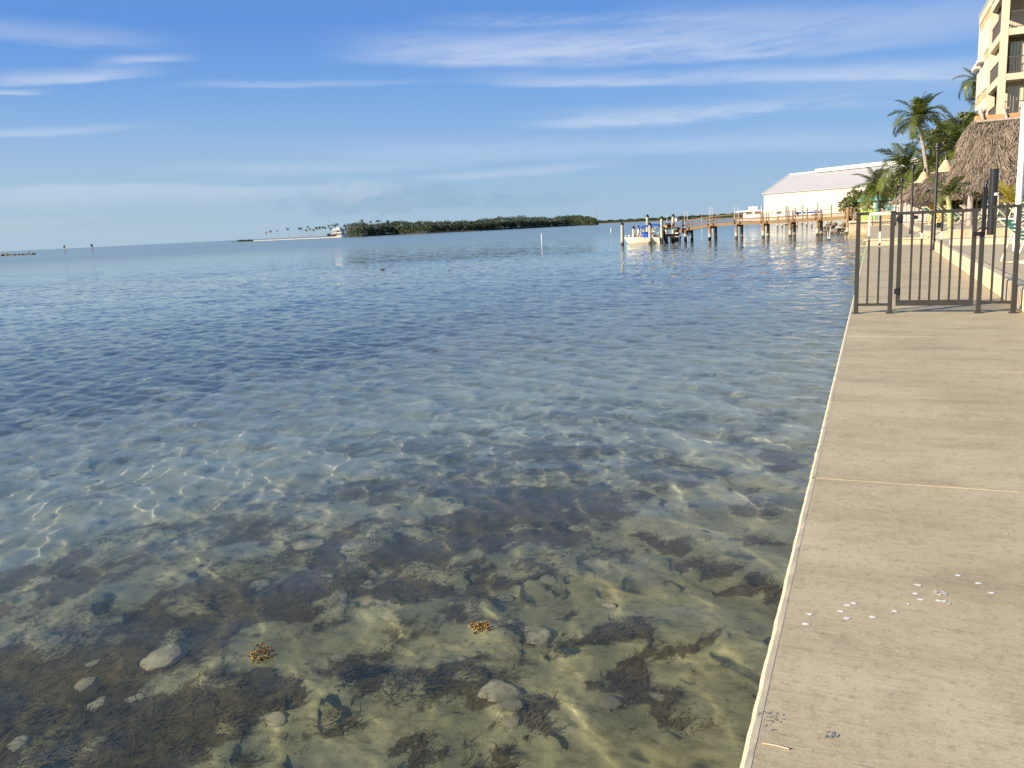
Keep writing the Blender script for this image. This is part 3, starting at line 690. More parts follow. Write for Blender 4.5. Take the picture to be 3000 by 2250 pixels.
# ------------------------------------------------------------------ palms
MFR = leaf_mat('palm leaf', (.045, .080, .014), (.135, .150, .030), 1.3, .42, .25)
MFRY = leaf_mat('yellow palm leaf', (.42, .33, .035), (.30, .28, .05), 2, .45, .25)
MFRD = leaf_mat('dry palm leaf', (.28, .20, .09), (.18, .12, .05), 1.5, .7, .1)
MTRK = mat('palm trunk', (.36, .31, .25), .9, .25, 3, .8, 14, stretch=(1, 1, 7))
MTRKG = mat('green palm trunk', (.38, .40, .16), .7, .25, 3, .3, 12, stretch=(1, 1, 5))
MNUT = mat('coconut husk', (.30, .17, .06), .7, .3, 8)
def frond_mesh(seed, droop, L=1., nl=36, lw=.030, ll=.30, wind=0., fold=.5, hang=.5):
    q = random.Random(seed); pts = []; p = Vector((0, 0, 0)); el = .15; n = 12
    for k in range(n+1):
        pts.append(p.copy()); el -= droop/n*(.5+1.1*k/n); p = p + Vector((math.cos(el), wind*(k/n)**1.5, math.sin(el)))*L/n
    b = MB(); b.tube(pts, [.012*L*(1-.85*k/n) for k in range(n+1)], 4, False, False)
    for i in range(nl):
        t = .10+.90*i/(nl-1); f = t*n; k = min(int(f), n-1); c = pts[k].lerp(pts[k+1], f-k); d = (pts[k+1]-pts[k]).normalized()
        l = ll*L*(math.sin(math.pi*min(1, (.12+t*.80)))**.6)*q.uniform(.85, 1.12)
        for sgn in (-1, 1):
            sd = d.cross(Vector((0, 0, 1))).normalized()*sgn
            if q.random() < .06: continue
            out = (sd*1.0+d*(.55+.5*t)+Vector((0, wind*.9, fold-q.uniform(.2, .7)))).normalized()
            out2 = (out+Vector((0, wind*.5, -hang*q.uniform(.7, 1.4)))).normalized()
            m = c+out*l*.5; e = m+out2*l*.5; w = lw*L; dd = d*w*.5
            b.add([c-dd*.6, c+dd*.6, m+dd, e, m-dd], [(0, 1, 2, 4), (4, 2, 3)])
    return b.mesh('frond')
FV = [frond_mesh(30+i, dr, wind=wd) for i, (dr, wd) in enumerate([(.5, .0), (.9, .05), (1.3, .1), (1.7, .0), (2.1, -.05), (1.1, -.1)])]
for m_ in FV: m_.materials.append(MFR)
FVY = [frond_mesh(60+i, dr, nl=26, lw=.03) for i, dr in enumerate((.5, .9, 1.4))]
for m_ in FVY: m_.materials.append(MFRY)
def palm(loc, base, lb, nfr=20, L=3.2, lean=(0, 0), r0=.16, r1=.10, seed=1, nuts=6, wind=None, fv=None, mt=None, elr=(-.5, 1.35), name='coconut_palm', cat='palm tree', group='palms by the pool', spear=True, nf_az=None):
    """loc = crown point, base = foot point"""
    q = random.Random(seed); base = Vector(base); top = Vector(loc)
    e = empty(name, base, lb, cat, group)
    t = top-base; pts = []
    for k in range(9):
        s = k/8; pts.append(Vector((t.x*s**1.6+lean[0]*math.sin(math.pi*s), t.y*s**1.6+lean[1]*math.sin(math.pi*s), t.z*s)))
    b = MB(); b.tube(pts, [r0*1.5]+[r0+(r1-r0)*k/8 for k in range(1, 9)], 9); b.build('trunk', mt or MTRK, e)
    fv = fv or FV
    for i in range(nfr):
        s = (i+.5)/nfr; a = i*2.39996+q.uniform(-.25, .25); el = elr[1]+(elr[0]-elr[1])*s**.85+q.uniform(-.1, .1)
        vi = min(len(fv)-1, max(0, int(s*len(fv)*.95+q.uniform(-.8, .8))))
        o = link('frond', fv[vi], e); sc = L*q.uniform(.85, 1.1)*(.75+.25*min(1, s*3)); o.scale = (sc,)*3; o.location = t
        if wind is not None:   # a breeze turns the fronds downwind
            dx, dy = math.cos(a), math.sin(a); dx += wind[0]*(.4+.6*(1-s)); dy += wind[1]*(.4+.6*(1-s)); a = math.atan2(dy, dx)
        o.rotation_euler = (q.uniform(-.35, .35), -el, a)
    if spear:
        b = MB(); b.tube([(0, 0, 0), (.02*L, 0, .22*L), (.01*L, .01, .42*L)], [.03*L, .02*L, .004*L], 5); o = b.build('spear_leaf', MFR, e); o.location = t
    for k in range(nuts):
        a = q.uniform(0, 6.28); b = MB(); b.lathe((0, 0, 0), [(0, -.14), (.09, -.08), (.11, 0), (.08, .09), (0, .14)], 7); o = b.build('coconut', MNUT, e); o.location = t+Vector((math.cos(a)*.22, math.sin(a)*.22, -.2-q.uniform(0, .15)))
    return e
def gp(x, Y, z): p = at_y(x, 600, Y); return Vector((p.x, Y, z))
palm(at_y(2690, 348, 62), gp(2726, 62, TZ), 'tall leaning coconut palm rising clear above the others against the sky', 24, 2.15, seed=3, wind=(.35, .0), r0=.13, r1=.11, elr=(-.30, 1.5))
palm(at_y(2818, 425, 58), gp(2800, 58, TZ), 'broad coconut palm crown directly left of the big thatched roof', 26, 2.75, seed=5, wind=(.2, .0), elr=(-.6, 1.45))
palm(at_y(2738, 478, 66), gp(2745, 66, TZ), 'dark coconut palm half hidden behind the tall lamp post', 20, 2.4, seed=8, elr=(-.7, 1.35))
palm(at_y(2655, 490, 76), gp(2660, 76, TZ), 'yellowish coconut palm with coconuts above the left thatched hut', 20, 3.0, seed=13, elr=(-.7, 1.3), nuts=10)
palm(at_y(2569, 545, 92), gp(2577, 92, .3), 'slim coconut palm in front of the turquoise pavilion, its fronds against the white shed', 19, 3.1, seed=16, elr=(-.8, 1.45), nuts=8, r0=.15, r1=.11)
palm(at_y(2862, 235, 92), gp(2866, 92, .3), 'coconut palm peeking out behind the cream apartment building, high up', 16, 2.4, seed=19, elr=(-.8, 1.2))
palm(at_y(2722, 490, 80), gp(2730, 80, .3), 'low dark coconut palm behind the leaning trunk', 14, 2.3, seed=23, elr=(-.8, 1.0))
palm(at_y(2778, 572, 37.2), at_y(2784, 678, 37.2), 'small palm with a fat pale green trunk standing in the gravel bed', 8, 1.2, seed=27, elr=(.2, 1.2), nuts=0, r0=.115, r1=.09, mt=MTRKG, name='stout_palm', spear=False, fv=FV[1:4])
# fan-like yellow plants
def yellow_plant(x, y, Y, L, n, lb, seed, fv=FVY):
    q = random.Random(seed); c = at_y(x, y, Y); e = empty('yellow_palm', c, lb, 'plant', 'yellow leaved plants')
    for i in range(n):
        o = link('frond', fv[i % len(fv)], e); o.scale = (L*q.uniform(.8, 1.1),)*3; o.rotation_euler = (q.uniform(-.3, .3), -q.uniform(.2, 1.4), i*2.4)
yellow_plant(2962, 595, 36.5, .95, 18, 'bright yellow palm bush right of the thick black pole', 2)
yellow_plant(2992, 590, 37.5, .8, 12, 'yellow green palm bush at the right photo edge', 3)
yellow_plant(2838, 590, 54, .9, 16, 'yellow green bush under the big thatched eave', 4)
yellow_plant(2790, 592, 57.5, .9, 14, 'yellow green bush behind the stout palm', 5)

# ------------------------------------------------------------------ leafy bushes and trees
MLEAF = leaf_mat('sea grape leaf', (.052, .082, .020), (.135, .150, .040), .8, .5, .2)
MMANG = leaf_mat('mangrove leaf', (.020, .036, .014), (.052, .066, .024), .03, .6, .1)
MMANF = leaf_mat('distant wood', (.045, .065, .045), (.075, .095, .062), .01, .8, .1)  # paler, bluer leaf tone with distance haze put into the colour
def leaf_cloud(lobes, per, size, seed, flat=.6):
    """leaf sized faces over the shells of a set of lobes (cx,cy,cz,rx,ry,rz)"""
    q = np.random.default_rng(seed); L = np.array(lobes, float); k = len(L); n = k*per
    idx = np.repeat(np.arange(k), per); d = q.normal(size=(n, 3)); d /= np.linalg.norm(d, axis=1)[:, None]; d[:, 2] = np.where(d[:, 2] < -.3, -d[:, 2], d[:, 2])
    C = L[idx, :3] + d*L[idx, 3:]*q.uniform(.72, 1.08, n)[:, None]
    nrm = d + q.normal(0, flat, (n, 3)); nrm /= np.linalg.norm(nrm, axis=1)[:, None]
    u = np.cross(nrm, q.normal(size=(n, 3))); u /= np.linalg.norm(u, axis=1)[:, None]; v = np.cross(nrm, u)
    s = (size*q.uniform(.6, 1.3, n))[:, None]
    V = np.stack([C-u*s*.5, C+v*s*.3, C+u*s*.5, C-v*s*.3], 1).reshape(-1, 3)
    return V, np.arange(n*4).reshape(n, 4)
def bush(x, y, Y, rad, hgt, lb, seed, leaf=.16, nl=16, per=130, name='bush', cat='bush', group='green bushes on the shore', mt=None):
    q = random.Random(seed); c = at_y(x, y, Y); e = empty(name, c, lb, cat, group)
    lobes = []
    for i in range(nl):
        a = q.uniform(0, 6.28); r = rad*math.sqrt(q.random())*.75; h = hgt*q.uniform(.25, .85)*(1-.4*(r/rad)**2); s = rad*q.uniform(.2, .4)
        lobes.append((r*math.cos(a), r*math.sin(a), h, s, s, s*.8))
    V, F = leaf_cloud(lobes, per, leaf, seed); link('foliage', np_mesh('foliage', V, F), e, mt or MLEAF)
    b = MB()
    for l in lobes[:6]: b.tube([(0, 0, 0), (l[0]*.4, l[1]*.4, l[2]*.5), (l[0], l[1], l[2])], [.06, .04, .02], 5)
    b.build('stems', MTRK, e); return e
bush(2500, 640, 108, 2.2, 2.6, 'sea grape bush at the left end of the shore planting, before the shed', 1, .3)
bush(2530, 640, 112, 2.6, 4.2, 'tall sea grape bush left of the turquoise pavilion', 2, .3)
bush(2562, 630, 118, 3.0, 4.4, 'dark green bush behind the turquoise pavilion', 3, .3)
bush(2600, 630, 120, 3.0, 4.2, 'dark green bush right of the turquoise pavilion', 4, .3)
bush(2636, 600, 100, 2.4, 3.4, 'green bush behind the farthest lamp post', 5, .26)
bush(2700, 610, 74, 2.6, 3.2, 'dark bush behind the left thatched hut', 6, .24)
bush(2820, 620, 57, 1.6, 1.9, 'low green bush behind the pool fence', 7, .18)
bush(2850, 630, 56, 1.2, 1.6, 'small green bush by the hut posts', 8, .16)
bush(2965, 585, 47, 1.9, 1.9, 'dark bush under the big thatched eave at right', 9, .18)
bush(2800, 480, 66, 2.4, 3.6, 'dark green leafy mass behind the broad palm', 10, .26)

# ------------------------------------------------------------------ thatched huts
MTH = leaf_mat('thatch blade', (.34, .28, .215), (.16, .128, .10), 3., .9, .05)
MTHB = mat('thatch body', (.25, .195, .14), .95, .35, 9, 1., 26)
MCAPW = mat('orange ridge board', (.52, .28, .12), .7, .15, 6)
MLOG = mat('grey log', (.42, .35, .29), .85, .25, 3, .5, 12, stretch=(6, 6, 1))
def thatch_roof(e, ridge, eave_half, z_eave, z_ridge, seed, n=9000, bl=.34, prof=((0, .08), (.12, .3), (.29, .48), (.5, .57), (.64, .64), (.83, .77), (1, 1)), drop=.35):
    """ridge = half length along x; eave_half=(ax, ay); concave hip roof"""
    q = np.random.default_rng(seed); ax, ay = eave_half
    def P(u, t):   # u angle, t 0 ridge..1 eave
        cu, su = np.cos(u), np.sin(u); sx = np.sign(cu)*np.abs(cu)**.75; sy = np.sign(su)*np.abs(su)**.75
        w = np.interp(t, [p[0] for p in prof], [p[1] for p in prof])+np.maximum(0, t-1)*1.0; x = sx*(ridge+(ax-ridge)*w); y = sy*ay*w
        z = z_ridge-(z_ridge-z_eave)*t
        return np.stack([x, y, z], -1)
    U, T = np.meshgrid(np.linspace(0, 2*np.pi, 65), np.linspace(0, 1, 15)); V = P(U, T)
    wob = (fbm(V[..., 0]*2+9, V[..., 1]*2+V[..., 2]*2, 3)-.5)*.16; V[..., 2] += wob
    lip = V[-1:].copy(); lip[..., 2] -= drop; lip[..., :2] *= .97
    V2 = np.concatenate([V, lip], 0)
    me = np_mesh('thatch', V2.reshape(-1, 3), grid_faces(16, 65)[:, ::-1], True); link('thatch', me, e, MTHB)
    u = q.uniform(0, 2*np.pi, n); t = q.random(n)**.75; A = P(u, t); B = P(u+q.normal(0, .03, n), np.minimum(1.12, t+.04)); d = B-A; d /= np.linalg.norm(d, axis=1)[:, None]+1e-9
    A[:, 2] += q.uniform(.0, .07, n); d += q.normal(0, .18, (n, 3)); d[:, 2] -= .1; Ln = bl*q.uniform(.5, 1.2, n)
    s = np.cross(d, q.normal(size=(n, 3))); s /= np.linalg.norm(s, axis=1)[:, None]; wd = q.uniform(.012, .03, n)[:, None]
    E = A+d*Ln[:, None]; E[:, 2] -= .05; V = np.stack([A-s*wd, A+s*wd, E+s*wd*.4, E-s*wd*.4], 1).reshape(-1, 3)
    o = link('thatch_blades', np_mesh('thatch_blades', V, np.arange(n*4).reshape(n, 4)), e, MTH); tag(o, kind='stuff')
c = at_y(2985, 600, 46.5); hx = c.x; big = empty('thatched_hut', (hx, 46.5, TZ), 'big thatched hut with a log crowned ridge in front of the apartment building', 'hut', 'thatched pool huts')
zr = at_y(2900, 352, 46.5).z-TZ; ze = at_y(2800, 560, 44.5).z-TZ
thatch_roof(big, 2.0, (3.25, 2.9), ze+.10, zr, 4, 30000, .36, drop=.22)
b = MB(); b.box((0, 0, zr+.06), (4.1, .34, .34), b=.05); b.build('ridge_board', MCAPW, big)
for k in range(5):
    x = -1.7+k*.95
    for s in (-1, 1):
        b = MB(); b.cyl((x+.07*s, -.46*s, zr-.34), (x-.10*s, -.05*s, zr+.52), .075, .06, 7); b.build('crossed_log', MLOG, big)
b = MB(); b.cyl((-2.0, -.44, zr-.06), (2.2, -.44, zr-.04), .07, .06, 7); b.build('ridge_pole', MLOG, big)
for x, y in ((-2.55, -2.0), (-1.55, -2.3), (1.6, -2.2), (2.8, 1.8), (-2.4, 1.9)):
    b = MB(); b.cyl((x*.86, y*.93, 0), (x*.86, y*.93, ze+.2), .14, .12, 9); b.build('post', MLOG, big)
b = MB(); b.box((-.35, -1.2, 1.1), (.55, .5, 2.6), b=.03); b.build('cream_pillar', mat('cream stucco', (.74, .60, .34), .85, .06, 5, .2, 60), big)
def small_hut(x, Y, rx, ytop, yeave, lb, seed, n=9000):
    c = at_y(x, 600, Y); e = empty('thatched_hut', (c.x, Y, TZ), lb, 'hut', 'thatched pool huts')
    zt = at_y(x, ytop, Y).z-TZ; zz = at_y(x, yeave, Y-rx).z-TZ
    thatch_roof(e, .1, (rx, rx), zz+.2, zt, seed, n, .4, ((0, .06), (.2, .26), (.5, .55), (.8, .82), (1, 1)), .25)
    b = MB(); b.lathe((0, 0, zt-.22), [(.62, -.02), (.60, .06), (.46, .12), (.30, .36), (.14, .62), (.12, .66), (0, .67)], 9); b.build('ridge_cap', mat('tan cap', (.62, .44, .28), .8, .15, 5, .3, 30), e)
    b = MB(); b.cyl((0, 0, zt+.38), (0, 0, zt+.62), .13, .10, 8); b.build('finial', MBLKM, e)
    b = MB(); b.cyl((0, 0, 0), (0, 0, zt-.4), .13, .11, 9); b.build('post', MLOG, e)
    b = MB(); b.cyl((-.8, -.3, zt-.27), (.8, -.3, zt-.2), .05, .05, 6); b.build('ridge_pole', MLOG, e)
small_hut(2766, 56, 2.1, 492, 585, 'small thatched hut whose tan cap stands beside the lamp post', 6)
small_hut(2704, 60, 1.62, 524, 592, 'leftmost thatched hut, its cap lower than its neighbour', 7)

# ------------------------------------------------------------------ apartment building
MST = mat('cream stucco walls', (.54, .465, .345), .85, .05, 3, .15, 50)
MSTP = mat('orange stucco panel', (.54, .36, .19), .85, .06, 3, .15, 50)
MBL = mat('cream blind', (.62, .57, .40), .7, .06, 5)
MSH = mat('white shutter', (.52, .50, .45), .6, .04, 5)
MDK = mat('dark interior', (.10, .085, .07), .9, .2, 4)
MRAIL = mat('bronze railing', (.09, .08, .07), .5, .1, 8)
BY0 = 68.0
BX0 = at_y(2929, 200, BY0).x
bld = empty('apartment_building', (BX0, BY0, .3), 'cream apartment building with recessed balconies at the upper right', 'building')
def lz(y, x=2940): return at_y(x, y, BY0).z-.3
def ly(x, y): return at_x(x, y, BX0).y-BY0
BE = ly(2862, 215)
FL = [lz(339, 2925)-0.12, lz(217, 2935), lz(85, 2940)]; st_ = FL[2]-FL[1]
zf = [FL[1]-st_*2, FL[1]-st_, FL[1], FL[2], FL[2]+st_]       # slab top levels
BD = 2.0                                                     # balcony depth
W_ = 22.0
b = MB(); b.box((W_/2+BD*.0+1.2, BE/2+1.2, zf[-1]/2), (W_-2.4, BE-2.4, zf[-1]-.1)); b.build('core', MDK, bld)
y1, y2 = ly(2903, 100), ly(2916, 60)
bayA, bayB = .55, ly(2903, 90)
def panel(name, a, c, mt, t=.0): 
    b = MB(); a = Vector(a); c = Vector(c); b.box((a+c)/2, c-a); return b.build(name, mt, bld)
panel('column', (0, 0, -1), (.40, .80, zf[-1]+.6), MST)
panel('column', (0, bayB, -1), (.5, bayB+.5, zf[-1]+.6), MST)
for z in zf:
    panel('floor_beam', (.40, .02, z-.42), (W_, .35, z), MST); panel('floor_beam', (.02, .80, z-.55), (.35, bayB, z), MST)
    panel('floor_slab', (.36, .36, z-.25), (W_, BD+1.5, z-.02), MST)
panel('parapet', (-.03, -.03, zf[-1]+.05), (W_, BE, zf[-1]+.75), MST)
panel('roof_edge', (-.08, bayB, zf[-1]+.75), (1, BE+.05, zf[-1]+.86), MSH)
panel('side_wall', (.04, bayB+.5, -1), (.4, BE, zf[-1]+.1), MST)
panel('end_wall', (.0, BE-.4, -1), (3, BE+.02, zf[-1]+.1), MST)
# shutters on the side wall, two columns, orange lintel panels
L_ = BE-bayB-.5
for c0 in (.06, .54):
    for k in range(len(zf)-1):
        ya, yb = bayB+.5+L_*c0, bayB+.5+L_*(c0+.38)
        panel('lintel_panel', (.0, ya, zf[k+1]-.62), (.06, yb, zf[k+1]-.02), MSTP)
        nn = 8
        for j in range(nn):
            panel('shutter_slat', (-.01-(j % 2)*.02, ya+(yb-ya)*j/nn, zf[k]+.05), (.03, ya+(yb-ya)*(j+.92)/nn, zf[k+1]-.64), MSH)
for x, y in ((2872, 180), (2860, 200)):
    p = at_x(x, y, BX0-.2)-Vector((BX0, BY0, .3)); b = MB(); b.box(p, (.45, 2.2, .42), b=.05); b.build('awning_box', MSH, bld)
# side balcony: side rail screens, inner wall, half lowered blind
for k in range(len(zf)-1):
    b = MB(); z = zf[k]; n = 26
    for j in range(n): yy = .85+(bayB-.9)*j/(n-1); b.box((.12, yy, z+.53), (.03, .08, 1.0))
    b.build('rail_slats', MRAIL, bld); panel('hand_rail', (.08, .8, z+1.04), (.16, bayB, z+1.10), MRAIL)
    panel('hand_rail', (.42, .10, z+1.04), (W_, .16, z+1.10), MRAIL); panel('hand_rail', (.42, .11, z+.08), (W_, .15, z+.12), MRAIL)
    for j in range(54): panel('baluster', (.46+j*.13, .12, z+.1), (.48+j*.13, .14, z+1.05), MRAIL)
    # vertical blinds behind the front rail
    if k < 3:
        for j in range(22):
            xx = .75+j*.19; b = MB(); b.box((xx+2.0*0, .95, z+1.08), (.17, .012, 2.12), rz=(.5 if j > 4 else .12)); b.build('blind_slat', MBL, bld)
    if k == 2:
        panel('screen', (.45, 1.0, z), (.50, bayB, z+st_-.5), MBL)
    if k == 3:
        panel('screen', (.45, 1.0, z+1.2), (.50, bayB, z+st_-.5), MDK)
panel('window_frame', (2.05, 2.9, zf[3]+.1), (4.4, 3.0, zf[3]+2.0), MSH); panel('window', (2.2, 2.86, zf[3]+.55), (4.2, 2.92, zf[3]+1.75), MBLK)
panel('back_wall', (.6, 3.0, -1), (W_, 3.2, zf[-1]), MST)

# ------------------------------------------------------------------ fences and loungers on the upper deck
MFEN = mat('dark fence metal', (.03, .026, .022), .5, .1, 6)
def pool_fence(xa, xb, Y, z0, h, lb, step=.2):
    a = gp(xa, Y, z0); c = gp(xb, Y, z0); e = empty('pool_fence', a, lb, 'fence', 'dark pool fences'); L = c.x-a.x
    for z in (h-.02, .12):
        b = MB(); b.box((L/2, 0, z), (abs(L), .03, .035)); b.build('rail', MFEN, e)
    n = int(abs(L)/step); me = None
    for i in range(n+1):
        b = MB(); post_ = i % 10 == 0; s = .05 if post_ else .018; b.box((0, 0, (h+.03 if post_ else h)/2), (s, s, h+.03 if post_ else h)); o = b.build('post' if post_ else 'picket', MFEN, e); o.location = (L*i/n, 0, 0)
pool_fence(2645, 2860, 54, TZ, 1.32, 'dark picket pool fence behind the loungers, left of the big hut')
pool_fence(2862, 3060, 52, TZ, 1.32, 'dark picket pool fence passing under the big hut')
pool_fence(2558, 2656, 66.5, UZ+.02, 1.25, 'short dark picket fence closing the far end of the promenade', .16)
wb = empty('board_fence', gp(2640, 56.5, TZ), 'whitewashed board fence behind the dark pool fence', 'fence')
for i in range(11):
    b = MB(); b.box((i*.22, 0, .72), (.2, .03, 1.45+random.uniform(-.03, .03))); b.build('board', mat('whitewashed boards', (.60, .54, .50), .85, .2, 4, stretch=(1, 1, 5)) if i == 0 else bpy.data.materials['whitewashed boards'], wb)
cr = MB(); cr.box((0, 0, .55), (.9, .5, 1.1), b=.03); o = cr.build('yellow_bin', mat('yellow bin', (.72, .45, .05), .6, .1, 5), None); o.location = gp(2748, 55.6, TZ); tag(o, 'yellow bin behind the pool fence near the stout palm', 'bin')

MVIN = mat('white tube', (.80, .74, .56), .4, .05, 8)
MTEAL = mat('teal strap', (.015, .20, .175), .5, .2, 5)
def lounger_proto():
    e = empty('sun_lounger', (0, 0, 0)); up_ = 1.05
    b = MB(); r = .019
    for s in (-.3, .3):
        b.tube([(s, 1.95, .36), (s, .62, .34), (s, .56, .36)], r, 6); b.tube([(s, .60, .35), (s, .0, .92)], r, 6)
        b.tube([(s, 1.75, .35), (s, 1.55, .03), (s, 1.25, .02), (s, 1.05, .34)], r, 6)
        b.tube([(s, .85, .34), (s, .55, .03), (s, .25, .02), (s, .1, .05), (s*1.0, .30, .62)], r, 6)
    b.tube([(-.3, 1.95, .36), (.3, 1.95, .36)], r, 6); b.tube([(-.3, 0, .92), (.3, 0, .92)], r, 6); b.tube([(-.3, 1.4, .02), (.3, 1.4, .02)], r, 6)
    b.tube([(-.3, .4, .02), (.3, .4, .02)], r, 6); b.build('frame', MVIN, e)
    m = MB(); m.box((0, 0, 0), (.63, .075, .012), b=.003); sm = m.mesh('strap'); sm.materials.append(MTEAL)
    for k in range(12): o = link('strap', sm, e); o.location = (0, .68+k*.107, .365)
    for k in range(7): o = link('back_strap', sm, e); o.location = (0, .54-k*.082, .412+k*.078); o.rotation_euler = (-.76, 0, 0)
    return e
LP = lounger_proto(); first = True
def lounger(x, y, z, rz, lb, sc=1.):
    global first
    o = LP if first else copy_tree(LP); first = False
    p = at_z(x, y, z); o.location = p; o.rotation_euler = (0, 0, rz); o.scale = (sc,)*3
    tag(o, lb, 'lounger', 'teal strapped white sun loungers')
lounger(2938, 775, DZ+.005, R(-72), 'nearest white sun lounger with teal straps, at the right edge behind the railing')
lounger(2985, 722, DZ+.005, R(-80), 'second nearest white lounger, cut off by the right photo edge')
UPL = [(2706, 661, -1.2, 'white teal lounger in front on the raised deck, beside the second lamp post'),
 (2742, 657, -1.35, 'white teal lounger in front on the raised deck, right of the tall lamp post'),
 (2690, 650, -1.9, 'white teal lounger with raised back against the board fence, left of its neighbour'),
 (2718, 649, -1.75, 'white teal lounger with raised back against the board fence, right of its neighbour'),
 (2748, 650, -1.6, 'white teal lounger behind the tall lamp post near the yellow bin'),
 (2770, 653, -1.2, 'white teal lounger directly behind the stout palm trunk'),
 (2812, 655, -1.5, 'white teal lounger between the stout palm and the hut posts'),
 (2832, 652, -1.9, 'white teal lounger beside the first hut post with back raised high'),
 (2893, 658, -1.1, 'white teal lounger under the big hut just left of the thick black pole'),
 (2938, 660, -1.7, 'white teal lounger seen upright between two railing bars right of the black pole'),
 (2962, 660, -1.4, 'white teal lounger in front of the yellow palm bush'),
 (2990, 662, -1.2, 'white teal lounger on the raised deck at the right photo edge')]
for x, y, rz, lb in UPL: lounger(x, y, TZ+.005, rz, lb)
# ------------------------------------------------------------------ turquoise pavilions
MTURQ = mat('turquoise roof', (.16, .50, .46), .6, .08, 3)
MTQP = mat('turquoise post', (.10, .36, .38), .6, .1, 4)
MCRP = mat('cream post', (.66, .58, .40), .8, .1, 5)
def pavilion(x0, x1, y_top, y_eave, Y, dep, lb, posts, tiers=1, z0=.3):
    a = at_y(x0, y_eave, Y); c = at_y(x1, y_eave, Y); top = at_y((x0+x1)/2, y_top, Y).z
    e = empty('pavilion', ((a.x+c.x)/2, Y+dep/2, z0), lb, 'pavilion', 'turquoise roofed pavilions'); hw = (c.x-a.x)/2; ze = a.z-z0; zt = top-z0
    def hip(z1, z2, w, d, rl, nm):
        b = MB(); r = max(w-d*.9, .15)*rl
        v = [(-w, -d, z1), (w, -d, z1), (w, d, z1), (-w, d, z1), (-r, 0, z2), (r, 0, z2), (-w, -d, z1-.12), (w, -d, z1-.12), (w, d, z1-.12), (-w, d, z1-.12)]
        b.add(v, [(0, 1, 5, 4), (1, 2, 5), (2, 3, 4, 5), (3, 0, 4), (0, 6, 7, 1), (1, 7, 8, 2), (2, 8, 9, 3), (3, 9, 6, 0), (9, 8, 7, 6)]); b.build(nm, MTURQ, e)
    if tiers == 2:
        hip(ze, ze+(zt-ze)*.62, hw, dep/2, 1, 'roof'); hip(ze+(zt-ze)*.50, zt, hw*.52, dep*.26, 1, 'upper_roof')
    else: hip(ze, zt, hw, dep/2, .3, 'roof')
    for px, mt in posts:
        b = MB(); b.box((px*hw, -dep*.36, ze/2-.05), (.26, .26, ze)); b.build('post', mt, e)
        b = MB(); b.box((px*hw, dep*.36, ze/2-.05), (.26, .26, ze)); b.build('post', mt, e)
    return e, hw, ze
pavilion(2512, 2550, 571, 588, 104, 2.6, 'small turquoise roofed pavilion left of the slim palm', [(-.3, MCRP), (.7, MCRP)])
pv, hw, ze = pavilion(2540, 2622, 560, 585, 99, 4.0, 'two tiered turquoise pavilion with an orange sign, behind the slim palm', [(-.45, MCRP), (-.28, MTQP), (.42, MTQP), (.8, MTQP)], 2)
b = MB(); c = at_y(2588, 569, 98.6)-pv.location; b.box((c.x, -2.0, c.z), (1.35, .06, .30), b=.03); b.build('sign_board', mat('orange wood sign', (.55, .28, .08), .7, .2, 10, stretch=(1, 1, 6)), pv)
b = MB(); b.box((c.x, -2.035, c.z), (1.22, .012, .2), b=.003); b.build('sign_inset', mat('dark sign face', (.30, .15, .05), .7, .5, 14, stretch=(1, 1, 3)), pv)
gb = empty('green_counter', gp(2543, 97, .25), 'lime green panelled counter under the small turquoise pavilion', 'counter')
for i in range(9):
    b = MB(); b.box((-.62+i*.155, 0, .62), (.145, .5, 1.24), b=.01); b.build('plank', mat('lime boards', (.34, .50, .10), .7, .1, 6) if i == 0 else bpy.data.materials['lime boards'], gb)
wbx = empty('plank_counter', gp(2596, 96, .25), 'wooden plank counter right of the lime green one', 'counter')
for i in range(8):
    b = MB(); b.box((-.6+i*.17, 0, .5), (.16, .5, 1.0), b=.01); b.build('plank', mat('tan boards', (.48, .38, .22), .8, .2, 6, stretch=(1, 1, 4)) if i == 0 else bpy.data.materials['tan boards'], wbx)

# ------------------------------------------------------------------ rocks by the pier
MRIP = mat('dark riprap', (.20, .165, .125), .95, .35, 1.2, .8, 8, col2=(.08, .065, .05))
MRIPP = mat('pale boulder', (.60, .55, .46), .95, .2, 1.2, .6, 8)
def boulders(pts, name, lb, grp, mt, s0, s1, seed):
    q = random.Random(seed)
    vs = [rock_mesh(seed+k, 1, .8, .7, .3, 2) for k in range(4)]
    for m_ in vs: m_.name = 'boulder'; m_.materials.append(mt)
    for i, p in enumerate(pts):
        o = link(name, vs[i % 4]); s = q.uniform(s0, s1); o.location = p; o.scale = (s, s, s*.9); o.rotation_euler = (q.uniform(-.3, .3), q.uniform(-.3, .3), q.uniform(0, 6.28)); tag(o, lb, 'rock', grp)
q = random.Random(4); pts = []
for i in range(56):
    x = q.uniform(2400, 2510); t = q.random(); p = at_y(x, 650, 109+t*3); pts.append((p.x, 109+t*3, WZ-.1+t*1.1+q.uniform(-.1, .2)))
boulders(pts, 'boulder', 'dark boulder in the rock slope under the shore end of the pier', 'dark boulders under the pier', MRIP, .2, .42, 5)
pts = []
for i in range(26):
    x = q.uniform(2488, 2606); p = at_y(x, 642, q.uniform(101, 107)); pts.append((p.x, p.y, .25+q.uniform(-.05, .25)))
boulders(pts, 'boulder', 'pale boulder on the bank below the turquoise pavilions', 'pale boulders below the pavilions', MRIPP, .28, .6, 9)
pts = []
for i in range(9): p = at_z(2380+i*8+q.uniform(-4, 4), 667, WZ); pts.append((p.x, p.y, WZ+.02))
boulders(pts, 'boulder', 'low wet rock at the water line in front of the dark boulders', 'wet rocks at the water line', MRIP, .15, .3, 12)

